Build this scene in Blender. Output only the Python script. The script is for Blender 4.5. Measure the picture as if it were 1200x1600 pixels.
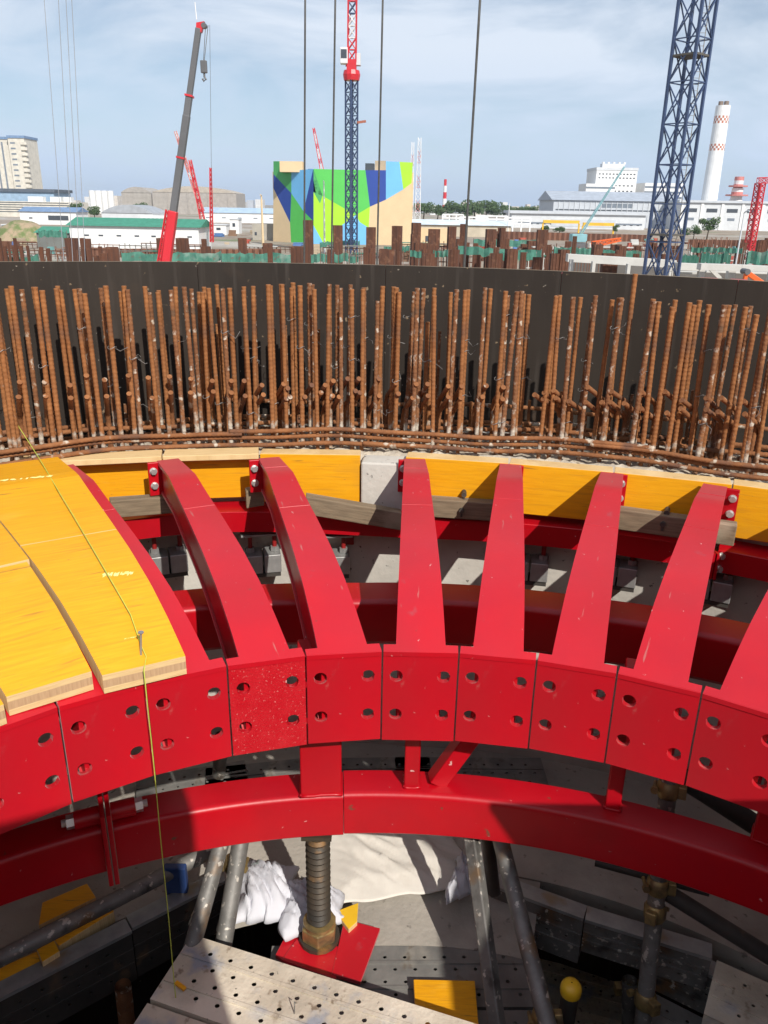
import bpy, math, random
from mathutils import Vector, Matrix
random.seed(7)
scn = bpy.context.scene
for o in list(bpy.data.objects): bpy.data.objects.remove(o)
col = scn.collection

# ------------------------------------------------------------------ camera
F = 1244.0; PITCH = math.radians(21.0); ROLL = math.radians(1.0)
FWD = Vector((0, math.cos(PITCH), -math.sin(PITCH))); UP0 = Vector((0, math.sin(PITCH), math.cos(PITCH))); RT0 = Vector((1, 0, 0))
RT = RT0*math.cos(ROLL) + UP0*math.sin(ROLL); UP = -RT0*math.sin(ROLL) + UP0*math.cos(ROLL)
cam = bpy.data.cameras.new('camera'); camo = bpy.data.objects.new('camera', cam); col.objects.link(camo)
cam.sensor_fit = 'VERTICAL'; cam.sensor_height = 36.0; cam.lens = 36.0*F/1600
cam.clip_start = 0.05; cam.clip_end = 12000
camo.matrix_world = Matrix((( RT.x, UP.x, -FWD.x, 0), (RT.y, UP.y, -FWD.y, 0), (RT.z, UP.z, -FWD.z, 0), (0, 0, 0, 1)))
scn.camera = camo

# ------------------------------------------------------------------ sky and sun
SA, SE = math.radians(26), math.radians(40)        # sun: behind the camera, to the right
SUN = Vector((math.sin(SA)*math.cos(SE), -math.cos(SA)*math.cos(SE), math.sin(SE)))
w = bpy.data.worlds.new('World'); scn.world = w; w.use_nodes = True
nt = w.node_tree; N = nt.nodes; L = nt.links
bg = N['Background']; bg.inputs['Strength'].default_value = 0.095
sky = N.new('ShaderNodeTexSky'); sky.sky_type = 'NISHITA'; sky.sun_disc = False
sky.sun_elevation = SE; sky.sun_rotation = math.atan2(SUN.x, SUN.y); sky.air_density = 0.95; sky.dust_density = 0.2; sky.ozone_density = 1.5
tc = N.new('ShaderNodeTexCoord')
mp = N.new('ShaderNodeMapping'); mp.inputs['Scale'].default_value = (1.0, 1.0, 3.2); mp.inputs['Rotation'].default_value = (0.0, 0.30, 0.2)
L.new(tc.outputs['Generated'], mp.inputs['Vector'])
nz = N.new('ShaderNodeTexNoise'); nz.inputs['Scale'].default_value = 3.4; nz.inputs['Detail'].default_value = 8; nz.inputs['Roughness'].default_value = .55; nz.inputs['Distortion'].default_value = .5
L.new(mp.outputs[0], nz.inputs['Vector'])
rp = N.new('ShaderNodeValToRGB'); rp.color_ramp.elements[0].position = .38; rp.color_ramp.elements[1].position = .60
rp.color_ramp.elements[0].color = (.22, .22, .22, 1); rp.color_ramp.elements[1].color = (.95, .95, .95, 1)
L.new(nz.outputs['Fac'], rp.inputs['Fac'])
mx = N.new('ShaderNodeMix'); mx.data_type = 'RGBA'
L.new(rp.outputs['Color'], mx.inputs['Factor']); L.new(sky.outputs['Color'], mx.inputs['A']); mx.inputs['B'].default_value = (8.2, 9.1, 10.4, 1)
sz = N.new('ShaderNodeSeparateXYZ'); L.new(tc.outputs['Generated'], sz.inputs[0])
hr_ = N.new('ShaderNodeMapRange'); hr_.inputs['From Min'].default_value = .0; hr_.inputs['From Max'].default_value = .16; hr_.inputs['To Min'].default_value = .80; hr_.inputs['To Max'].default_value = 0; L.new(sz.outputs['Z'], hr_.inputs['Value'])
mh = N.new('ShaderNodeMix'); mh.data_type = 'RGBA'; L.new(hr_.outputs[0], mh.inputs['Factor']); L.new(mx.outputs['Result'], mh.inputs['A']); mh.inputs['B'].default_value = (5.2, 6.9, 9.6, 1)
L.new(mh.outputs['Result'], bg.inputs['Color'])
sl = bpy.data.lights.new('sun', 'SUN'); sl.energy = 5.0; sl.angle = math.radians(.55); sl.color = (1.0, .95, .87)
so = bpy.data.objects.new('sun', sl); col.objects.link(so); so.rotation_euler = (-SUN).to_track_quat('-Z', 'Y').to_euler()
vs = scn.view_settings; vs.view_transform = 'Standard'; vs.look = 'None'; vs.gamma = 1.0; vs.exposure = 0.0
scn.render.resolution_x = 768; scn.render.resolution_y = 1024
try: scn.cycles.max_bounces = 8; scn.cycles.transparent_max_bounces = 16
except Exception: pass

# ------------------------------------------------------------------ helpers
def ray(x, y): return FWD + RT*((x-600)/F) - UP*((y-800)/F)
def onz(x, y, z): d = ray(x, y); return d*(z/d.z)
def ony(x, y, D): d = ray(x, y); return d*(D/d.y)
CX, CY = .09, .35                                   # centre of the ring
def onR(x, y, R):                                   # ray meets the vertical cylinder of radius R round the ring centre
    d = ray(x, y); a = d.x*d.x+d.y*d.y; b = -2*(d.x*CX+d.y*CY); c = CX*CX+CY*CY-R*R
    return d*((-b+math.sqrt(b*b-4*a*c))/(2*a))
def pol(th, R, z): t = math.radians(th); return Vector((CX+R*math.sin(t), CY+R*math.cos(t), z))
def thof(p): return math.degrees(math.atan2(p.x-CX, p.y-CY))
def rof(p): return math.hypot(p.x-CX, p.y-CY)

class MB:
    def __init__(s): s.v = []; s.f = []; s.m = []; s.t = []; s.cur = 0
    def vert(s, p, t=None): s.v.append(tuple(p)); s.t.append(tuple(t) if t else tuple(p)); return len(s.v)-1
    def face(s, ix, m=None): s.f.append(tuple(ix)); s.m.append(s.cur if m is None else m)
    def box8(s, P, ms=None, T=None):                # P: 4 bottom + 4 top, counter-clockwise; ms: bottom, top, 4 sides
        i = [s.vert(p, T[k] if T else None) for k, p in enumerate(P)]
        fs = [(3,2,1,0),(4,5,6,7),(0,1,5,4),(1,2,6,5),(2,3,7,6),(3,0,4,7)]
        for k, f in enumerate(fs): s.face([i[q] for q in f], ms[k] if ms else None)
        return s
    def box(s, c, sz, ms=None):
        x, y, z = c; a, b, h = sz[0]/2, sz[1]/2, sz[2]/2
        return s.box8([(x-a,y-b,z-h),(x+a,y-b,z-h),(x+a,y+b,z-h),(x-a,y+b,z-h),(x-a,y-b,z+h),(x+a,y-b,z+h),(x+a,y+b,z+h),(x-a,y+b,z+h)], ms)
    def obox(s, c, ax, ay, az, sz, ms=None, tcl=False):
        c = Vector(c); ax = Vector(ax).normalized(); ay = Vector(ay).normalized(); az = Vector(az).normalized(); P = []; T = []
        for k in (-1, 1):
            for i, j in ((-1,-1),(1,-1),(1,1),(-1,1)):
                P.append(c+ax*(i*sz[0]/2)+ay*(j*sz[1]/2)+az*(k*sz[2]/2)); T.append((i*sz[0]/2+c.x*3, k*sz[2]/2+c.z*3, j*sz[1]/2+c.y))
        return s.box8(P, ms, T if tcl else None)
    def bar(s, p, q, wd, ht, up=(0,0,1)):           # rectangular bar from p to q
        p = Vector(p); q = Vector(q); d = (q-p); l = d.length; d.normalize(); u = Vector(up)
        if abs(d.dot(u)) > .98: u = Vector((0,1,0))
        sd = d.cross(u).normalized(); u = sd.cross(d)
        return s.obox((p+q)/2, d, sd*-1, u, (l, wd, ht))
    def tube(s, pts, r, n=10, caps=True, rr=None):
        pts = [Vector(p) for p in pts]; rings = []; prev = None
        for k, p in enumerate(pts):
            d = (pts[min(k+1, len(pts)-1)]-pts[max(k-1, 0)]).normalized()
            if prev is None:
                u = Vector((0,0,1)) if abs(d.z) < .9 else Vector((1,0,0))
            else: u = prev
            a = d.cross(u).normalized(); b = a.cross(d).normalized(); prev = b
            R = rr[k] if rr else r
            rings.append([s.vert(p+a*(R*math.cos(2*math.pi*i/n))+b*(R*math.sin(2*math.pi*i/n))) for i in range(n)])
        for k in range(len(rings)-1):
            for i in range(n):
                j = (i+1) % n; s.face((rings[k][i], rings[k][j], rings[k+1][j], rings[k+1][i]))
        if caps: s.face(rings[0][::-1]); s.face(rings[-1])
        return s
    def ring_sweep(s, prof, ths, cx=CX, cy=CY, caps=True, closed=True, rs=None):   # prof: (r,z) list swept about the centre
        rows = []
        for q, t in enumerate(ths):
            a = math.radians(t); dr = rs[q] if rs else 0
            rows.append([s.vert((cx+(r+dr)*math.sin(a), cy+(r+dr)*math.cos(a), z)) for r, z in prof])
        n = len(prof)
        for k in range(len(rows)-1):
            for i in range(n if closed else n-1):
                j = (i+1) % n; s.face((rows[k][i], rows[k][j], rows[k+1][j], rows[k+1][i]))
        if caps and closed: s.face(rows[0][::-1]); s.face(rows[-1])
        return s
    def mesh(s, name, mats, smooth=False):
        me = bpy.data.meshes.new(name); me.from_pydata(s.v, [], s.f)
        for m in (mats if isinstance(mats, (list, tuple)) else [mats]): me.materials.append(m)
        me.polygons.foreach_set('material_index', s.m)
        at = me.attributes.new('tc', 'FLOAT_VECTOR', 'POINT'); at.data.foreach_set('vector', [c for t in s.t for c in t])
        if smooth: me.polygons.foreach_set('use_smooth', [True]*len(s.f))
        me.update(); return me
    def build(s, name, mats, parent=None, smooth=False, fix=True, bevel=0, auto=None):
        me = s.mesh(name, mats, smooth)
        import bmesh
        if fix:
            b = bmesh.new(); b.from_mesh(me); bmesh.ops.recalc_face_normals(b, faces=b.faces); b.to_mesh(me); b.free()
        if auto: me.set_sharp_from_angle(angle=math.radians(auto))
        o = ob(name, me, parent)
        if bevel:
            md = o.modifiers.new('bevel', 'BEVEL'); md.width = bevel; md.segments = 2; md.limit_method = 'ANGLE'; md.angle_limit = math.radians(40)
        return o
def ob(name, me, parent=None, loc=None):
    o = bpy.data.objects.new(name, me); col.objects.link(o)
    if parent: o.parent = parent
    if loc: o.location = loc
    return o
def tag(o, label, cat, group=None):
    o['label'] = label; o['category'] = cat
    if group: o['group'] = group
    return o
def thing(name, label, cat, group=None, loc=(0,0,0)):
    o = bpy.data.objects.new(name, None); o.empty_display_size = .1; col.objects.link(o); o.location = loc
    return tag(o, label, cat, group)
def struct(o): o['kind'] = 'structure'; return o

# ------------------------------------------------------------------ materials
def mat(name, c1, c2=None, rough=.6, metal=0.0, scale=6.0, stretch=(1,1,1), bump=0.0, bscale=None, spots=None, coord='tc', detail=6, lo=.35, hi=.65, rvar=0.0, coat=0.0, dist=0.0, spec=.5, cake=None, sheen=0.0):
    m = bpy.data.materials.new(name); m.use_nodes = True; n = m.node_tree.nodes; l = m.node_tree.links
    b = n['Principled BSDF']; b.inputs['Roughness'].default_value = rough; b.inputs['Metallic'].default_value = metal
    b.inputs['Coat Weight'].default_value = coat; b.inputs['Coat Roughness'].default_value = .25; b.inputs['Sheen Weight'].default_value = sheen; b.inputs['Sheen Roughness'].default_value = .45; b.inputs['Sheen Tint'].default_value = (1,.78,.80,1); b.inputs['Specular IOR Level'].default_value = spec
    if coord == 'tc': t = n.new('ShaderNodeAttribute'); t.attribute_name = 'tc'; out = t.outputs['Vector']
    else: t = n.new('ShaderNodeTexCoord'); out = t.outputs['Object']
    mp = n.new('ShaderNodeMapping'); mp.inputs['Scale'].default_value = stretch; l.new(out, mp.inputs['Vector'])
    nz = n.new('ShaderNodeTexNoise'); nz.inputs['Scale'].default_value = scale; nz.inputs['Detail'].default_value = detail; nz.inputs['Roughness'].default_value = .6; nz.inputs['Distortion'].default_value = dist
    l.new(mp.outputs[0], nz.inputs['Vector'])
    r = n.new('ShaderNodeValToRGB'); r.color_ramp.elements[0].position = lo; r.color_ramp.elements[1].position = hi
    r.color_ramp.elements[0].color = (*c1, 1); r.color_ramp.elements[1].color = (*(c2 or c1), 1); l.new(nz.outputs['Fac'], r.inputs['Fac'])
    cur = r.outputs['Color']
    for sp in ([spots] if spots and not isinstance(spots, list) else (spots or [])):   # (colour, scale, low, high, stretch)
        mp2 = n.new('ShaderNodeMapping'); mp2.inputs['Scale'].default_value = sp[4] if len(sp) > 4 else (1,1,1); l.new(out, mp2.inputs['Vector'])
        n2 = n.new('ShaderNodeTexNoise'); n2.inputs['Scale'].default_value = sp[1]; n2.inputs['Detail'].default_value = 5; l.new(mp2.outputs[0], n2.inputs['Vector'])
        r2 = n.new('ShaderNodeValToRGB'); r2.color_ramp.elements[0].position = sp[2]; r2.color_ramp.elements[1].position = sp[3]; l.new(n2.outputs['Fac'], r2.inputs['Fac'])
        mx = n.new('ShaderNodeMix'); mx.data_type = 'RGBA'; l.new(r2.outputs['Color'], mx.inputs['Factor']); l.new(cur, mx.inputs['A']); mx.inputs['B'].default_value = (*sp[0], 1); cur = mx.outputs['Result']
    if cake:                                        # cement caked on the foot of a bar, local height
        sx = n.new('ShaderNodeSeparateXYZ'); l.new(out, sx.inputs[0]); mr0 = n.new('ShaderNodeMapRange'); mr0.inputs['From Min'].default_value = cake; mr0.inputs['From Max'].default_value = .02; l.new(sx.outputs['Z'], mr0.inputs['Value'])
        nn = n.new('ShaderNodeTexNoise'); nn.inputs['Scale'].default_value = 26; nn.inputs['Detail'].default_value = 4; l.new(out, nn.inputs['Vector'])
        ad = n.new('ShaderNodeMath'); ad.operation = 'MULTIPLY_ADD'; l.new(mr0.outputs[0], ad.inputs[0]); ad.inputs[1].default_value = .34; l.new(nn.outputs['Fac'], ad.inputs[2])
        r9 = n.new('ShaderNodeValToRGB'); r9.color_ramp.elements[0].position = .66; r9.color_ramp.elements[1].position = .80; l.new(ad.outputs[0], r9.inputs['Fac'])
        mx9 = n.new('ShaderNodeMix'); mx9.data_type = 'RGBA'; l.new(r9.outputs['Color'], mx9.inputs['Factor']); l.new(cur, mx9.inputs['A']); mx9.inputs['B'].default_value = (.50,.44,.36,1); cur = mx9.outputs['Result']
    l.new(cur, b.inputs['Base Color'])
    if rvar:
        mr = n.new('ShaderNodeMapRange'); mr.inputs['To Min'].default_value = max(.05, rough-rvar); mr.inputs['To Max'].default_value = min(1, rough+rvar)
        n4 = n.new('ShaderNodeTexNoise'); n4.inputs['Scale'].default_value = scale*2.3; n4.inputs['Detail'].default_value = 4; l.new(mp.outputs[0], n4.inputs['Vector'])
        l.new(n4.outputs['Fac'], mr.inputs['Value']); l.new(mr.outputs[0], b.inputs['Roughness'])
    if bump:
        n3 = n.new('ShaderNodeTexNoise'); n3.inputs['Scale'].default_value = bscale or scale*4; n3.inputs['Detail'].default_value = 6; l.new(mp.outputs[0], n3.inputs['Vector'])
        bp = n.new('ShaderNodeBump'); bp.inputs['Strength'].default_value = bump; bp.inputs['Distance'].default_value = .01; l.new(n3.outputs['Fac'], bp.inputs['Height']); l.new(bp.outputs[0], b.inputs['Normal'])
    return m
RED = mat('red_paint', (.50,.001,.009), (.44,.002,.012), rough=.36, scale=5, rvar=.08, bump=.03, bscale=60, spots=[((.40,.03,.04), 14, .66, .74), ((.62,.35,.33), 48, .70, .74), ((.40,.004,.010), 3, .50, .75), ((.42,.10,.09), 9, .68, .73, (1,6,1)), ((.50,.36,.33), 70, .73, .78), ((.16,.05,.03), 26, .72, .76)], spec=.6, sheen=.24)
REDG = mat('red_paint_gloss', (.45,.001,.008), (.39,.002,.010), rough=.38, scale=5, rvar=.07, bump=.03, bscale=60, spots=[((.62,.35,.33), 40, .72, .75), ((.34,.004,.008), 4, .52, .75), ((.46,.33,.30), 75, .73, .78), ((.16,.05,.03), 22, .71, .75)], spec=.5)
REDROUGH = mat('red_paint_flaked', (.46,.004,.012), (.50,.012,.02), rough=.3, scale=20, bump=.28, bscale=190, spots=[((.60,.16,.15), 150, .62, .68)], spec=.7)
REDDARK = mat('red_oxide', (.30,.012,.012), (.22,.01,.01), rough=.5, scale=10)
WOODY = mat('yellow_panel', (.70,.305,.005), (.78,.365,.008), rough=.42, scale=9, stretch=(1,12,1), bump=.06, bscale=26, spots=[((.60,.27,.012), 7, .54, .72, (1,14,1)), ((.35,.17,.02), 5, .66, .73, (1,10,1)), ((.80,.44,.05), 4, .60, .85, (1,2,1)), ((.46,.22,.03), 2.2, .60, .82, (1,1.6,1)), ((.30,.17,.06), 55, .71, .74, (1,3,1))], rvar=.1)
WOODEDGE = mat('raw_timber', (.72,.52,.27), (.60,.40,.18), rough=.7, scale=12, stretch=(1,20,1), bump=.1, spots=((.42,.25,.11), 9, .62, .74, (1,16,1)))
WOODGREY = mat('weathered_timber', (.24,.18,.115), (.15,.11,.07), rough=.85, scale=10, stretch=(1,14,14), bump=.25, spots=((.33,.27,.19), 5, .58, .7, (1,3,1)))
CONC = mat('concrete', (.54,.51,.46), (.40,.38,.34), rough=.9, scale=3.5, bump=.25, bscale=40, spots=[((.14,.13,.12), 42, .66, .70), ((.55,.51,.45), 2, .5, .7)])
CONCD = mat('dusty_concrete', (.40,.36,.31), (.27,.245,.21), rough=.95, scale=5, bump=.35, bscale=45, spots=[((.17,.15,.13), 30, .64, .70), ((.52,.47,.40), 2.5, .5, .75)])
LAIT = mat('laitance', (.56,.49,.39), (.36,.31,.25), rough=.95, scale=14, bump=.8, bscale=50, spots=((.22,.17,.12), 25, .6, .68))
RUST = mat('rebar_rust', (.20,.074,.022), (.35,.142,.046), rough=.85, scale=14, coord='obj', bump=.2, bscale=200, spots=[((.14,.065,.035), 7, .54, .68), ((.50,.42,.33), 40, .70, .75)], cake=.22)
RUSTH = mat('rebar_rust_tied', (.18,.068,.024), (.30,.122,.044), rough=.9, scale=16, coord='obj', bump=.3, bscale=150, spots=[((.13,.06,.035), 9, .54, .66), ((.52,.45,.36), 22, .62, .69)])
RUSTB = mat('rebar_rust_caked', (.16,.064,.026), (.27,.115,.045), rough=.9, scale=18, coord='obj', bump=.3, bscale=150, spots=[((.55,.48,.39), 34, .58, .66), ((.12,.07,.04), 15, .58, .68)], cake=.34)
FILM = mat('dark_film_ply', (.021,.016,.013), (.037,.029,.023), rough=.62, scale=1.6, stretch=(1.5,1,.5), bump=.05, bscale=25, rvar=.1, spec=.22, spots=[((.07,.045,.03), 3, .60, .80), ((.22,.16,.10), 34, .70, .74), ((.055,.045,.038), 6, .56, .76, (6,1,.3)), ((.34,.30,.25), 60, .735, .76)])
GALV = mat('galvanised', (.42,.42,.41), (.30,.30,.295), rough=.48, metal=.55, scale=14, bump=.08, spots=((.30,.24,.17), 9, .62, .72), rvar=.12)
GALVD = mat('old_galvanised', (.24,.23,.215), (.13,.125,.115), rough=.6, metal=.45, scale=9, bump=.15, spots=[((.20,.12,.06), 8, .56, .68), ((.07,.065,.06), 14, .56, .70), ((.52,.48,.42), 45, .60, .66)], rvar=.15)
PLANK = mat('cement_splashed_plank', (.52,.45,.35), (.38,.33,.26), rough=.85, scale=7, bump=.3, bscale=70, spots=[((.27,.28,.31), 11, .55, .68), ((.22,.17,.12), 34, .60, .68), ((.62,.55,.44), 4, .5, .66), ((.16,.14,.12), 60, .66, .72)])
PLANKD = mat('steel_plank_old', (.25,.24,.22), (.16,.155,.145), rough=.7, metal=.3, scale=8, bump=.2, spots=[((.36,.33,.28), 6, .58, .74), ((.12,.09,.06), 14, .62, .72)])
BLACK = mat('dark_steel', (.035,.033,.03), (.06,.052,.045), rough=.6, scale=10, spots=((.12,.08,.05), 12, .6, .7))
JACK = mat('jack_thread', (.045,.04,.034), (.08,.06,.04), rough=.55, metal=.4, scale=12, spots=((.34,.17,.05), 9, .58, .70))
BOLT = mat('zinc_bolt', (.72,.72,.70), (.60,.60,.58), rough=.35, metal=.7, scale=20)
GOLD = mat('yellow_zinc', (.42,.30,.12), (.22,.16,.08), rough=.45, metal=.6, scale=25, spots=((.12,.09,.06), 20, .55, .68))
CLOTH = mat('white_cloth', (.70,.66,.59), (.58,.54,.48), rough=.95, scale=3, bump=.15, bscale=30, spots=((.48,.43,.36), 4, .6, .78))
SACK = mat('white_sack', (.62,.62,.66), (.52,.52,.56), rough=.8, scale=5, bump=.15, bscale=40, spots=((.22,.30,.26), 6, .66, .72))
CAPY = mat('yellow_plastic', (.78,.47,.02), (.72,.42,.02), rough=.4, scale=8)
BLUE = mat('blue_paint', (.02,.05,.16), (.03,.06,.18), rough=.5, scale=9)
STRING = mat('green_string', (.50,.56,.08), (.42,.46,.06), rough=.8, scale=40)
ROPE = mat('wire_rope', (.05,.048,.045), (.08,.075,.07), rough=.6, scale=50)
WIRE = mat('tie_wire', (.30,.29,.28), (.2,.19,.18), rough=.6, metal=.5, scale=50)
CHALK = mat('chalk_mark', (.80,.72,.30), (.74,.62,.16), rough=.9, scale=40)
def flat(name, c, rough=.7, var=.12, scale=.4, **k):
    return mat(name, tuple(max(0, q*(1-var)) for q in c), tuple(min(1, q*(1+var)) for q in c), rough=rough, scale=scale, **k)
#@@STRUCTURE
# ------------------------------------------------------------------ the place: ground, shaft walls, floors
GZ = -8.0
def dr(th):                                         # the outer edge is set further back to the left
    if th < -100: return .15*max(0., (180+th)/80)
    s = max(0., min(1., (2-th)/24.)); return .15*s*s*(3-2*s)
b = MB(); S = 9000
for p in ((-S,-S,GZ),(S,-S,GZ),(S,S,GZ),(-S,S,GZ)): b.vert(p)
b.face((0,1,2,3))
GROUND = mat('site_ground', (.33,.27,.20), (.24,.20,.16), rough=.95, scale=.05, bump=.2, bscale=.6, spots=[((.40,.37,.33), .03, .5, .6), ((.20,.13,.09), .12, .56, .66), ((.16,.19,.10), .02, .58, .66)])
struct(b.build('ground', GROUND))
TH = [t for t in range(-180, 181, 2)]; DR = [dr(t) for t in TH]
b = MB().ring_sweep([(2.40,-8.1),(2.40,-.87),(2.60,-.855),(2.98,-.86),(2.98,-8.1)], TH, rs=DR, caps=False)
wall = struct(b.build('wall', CONC))
b = MB(); rows = []; random.seed(3)                  # rough cast top of the wall between the bars
for k, t in enumerate([x*.5 for x in range(-132, 181)]):
    rows.append([b.vert(pol(t, r+dr(t), -.838+random.uniform(-.010,.012)-(.025 if q in (0,8) else 0))) for q, r in enumerate([2.405,2.42,2.46,2.52,2.58,2.64,2.70,2.76,2.83])])
for i in range(len(rows)-1):
    for j in range(8): b.face((rows[i][j], rows[i][j+1], rows[i+1][j+1], rows[i+1][j]))
b.build('rough_concrete_top', LAIT, wall, smooth=True)
b2 = MB().ring_sweep([(1.76,-2.30),(1.76,-2.10),(2.60,-2.10),(2.60,-2.30)], TH, caps=False)
fl = struct(b2.build('floor', CONCD))
MB().ring_sweep([(1.46,-2.30),(1.46,-2.118),(1.758,-2.105),(1.758,-2.30)], list(range(-13,16,2))).build('floor_ledge', CONCD, fl)
b = MB().ring_sweep([(.02,-7.99),(.02,-7.9),(2.45,-7.9),(2.45,-7.99)], list(range(-180, 181, 6)), caps=False)
struct(b.build('lower_floor', CONCD))

# ------------------------------------------------------------------ red steel brackets
UU = [0,.05,.1,.2,.34,.5,.66,.78,1.0]; ZZ = [-1.0,-.972,-.946,-.905,-.870,-.845,-.825,-.806,-.822]
def lerp(u, X, Y):
    if u <= X[0]: return Y[0]+(Y[1]-Y[0])*(u-X[0])/(X[1]-X[0])
    for i in range(len(X)-1):
        if u <= X[i+1]: return Y[i]+(Y[i+1]-Y[i])*(u-X[i])/(X[i+1]-X[i])
    return Y[-1]
def prof(u): return lerp(u, UU, ZZ)
def depth(u): return lerp(u, [0,.15,.4,.7,1], [.245,.18,.135,.122,.108])
def hw(u): return lerp(u, [0,.018,.0185,1], [.090,.090,.060,.036])
def holed_plate(cells, T, n=4, y0=0.0):              # cells: (x0,x1,z0,z1,hx,hz,r or None)
    b = MB()
    for x0,x1,z0,z1,hx,hz,r in cells:
        if r is None:
            a = [b.vert((x,y0,z)) for x,z in ((x0,z0),(x1,z0),(x1,z1),(x0,z1))]; c = [b.vert((x,y0+T,z)) for x,z in ((x0,z0),(x1,z0),(x1,z1),(x0,z1))]
            b.face(a); b.face(c[::-1]); continue
        per = []
        C4 = [(x0,z0),(x1,z0),(x1,z1),(x0,z1)]
        for q in range(4):
            for k in range(n): per.append((C4[q][0]+(C4[(q+1)%4][0]-C4[q][0])*k/n, C4[q][1]+(C4[(q+1)%4][1]-C4[q][1])*k/n))
        M = len(per); o0 = [b.vert((x,y0,z)) for x,z in per]; o1 = [b.vert((x,y0+T,z)) for x,z in per]
        ci = [(hx+r*math.cos(math.atan2(z-hz,x-hx)), hz+r*math.sin(math.atan2(z-hz,x-hx))) for x,z in per]
        i0 = [b.vert((x,y0,z)) for x,z in ci]; i1 = [b.vert((x,y0+T,z)) for x,z in ci]
        for k in range(M):
            j = (k+1) % M
            b.face((o0[k],o0[j],i0[j],i0[k])); b.face((i0[k],i0[j],i1[j],i1[k])); b.face((o1[j],o1[k],i1[k],i1[j]))
    xs = [c[0] for c in cells]+[c[1] for c in cells]; zs = [c[2] for c in cells]+[c[3] for c in cells]
    X0,X1,Z0,Z1 = min(xs),max(xs),min(zs),max(zs)
    for (p,q) in (((X0,Z0),(X1,Z0)),((X1,Z0),(X1,Z1)),((X1,Z1),(X0,Z1)),((X0,Z1),(X0,Z0))):
        v = [b.vert((p[0],y0,p[1])),b.vert((q[0],y0,q[1])),b.vert((q[0],y0+T,q[1])),b.vert((p[0],y0+T,p[1]))]; b.face(v[::-1])
    return b
PW, PH = .0902, .255
hx, hz0, hz1, hr = .058, -.068, -.178, .0165
plate_mb = holed_plate([(-PW,0,-.123,0,-hx,hz0,hr),(0,PW,-.123,0,hx,hz0,hr),(-PW,0,-PH,-.123,-hx,hz1,hr),(0,PW,-PH,-.123,hx,hz1,hr)], .016)
plate_me = plate_mb.mesh('nose_plate', RED); plate_rough_me = plate_mb.mesh('nose_plate', REDROUGH)
def hexbolt(r=.0105, h=.012, n=6, shank=.01):
    b = MB()
    a = [b.vert((r*math.cos(2*math.pi*i/n), 0, r*math.sin(2*math.pi*i/n))) for i in range(n)]
    c = [b.vert((r*math.cos(2*math.pi*i/n), -h, r*math.sin(2*math.pi*i/n))) for i in range(n)]
    for i in range(n): b.face((a[i],a[(i+1)%n],c[(i+1)%n],c[i]))
    b.face(c)
    m = 12; a = [b.vert((r*1.25*math.cos(2*math.pi*i/m), .001, r*1.25*math.sin(2*math.pi*i/m))) for i in range(m)]; c = [b.vert((r*1.25*math.cos(2*math.pi*i/m), -.0025, r*1.25*math.sin(2*math.pi*i/m))) for i in range(m)]
    for i in range(m): b.face((a[i],a[(i+1)%m],c[(i+1)%m],c[i]))
    b.face(c)
    return b
bolt_me = hexbolt().mesh('bolt', BOLT)
TIPS = {-2:(262,717), -1:(420,714), 0:(648,716), 1:(798,724), 2:(957,737), 3:(1118,757)}
ORD = {-3:'red steel bracket beside the yellow deck panels, mostly under the rightmost panel', -2:'red steel bracket with rough flaked nose plate, next right of the yellow deck panels',
       -1:'red steel bracket with two pale bolts, left of the bare concrete gap in the boards', 0:'red steel bracket whose outer end meets the grey concrete gap between boards',
       1:'red steel bracket second to the right of the concrete gap, ending at a yellow board', 2:'red steel bracket between the concrete gap and the right edge, third from the gap',
       3:'red steel bracket whose right side shows pale bolts on a red end plate', 4:'red steel bracket cut off by the right edge of the picture'}
SPACE = [i/28 for i in range(29)]
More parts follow.
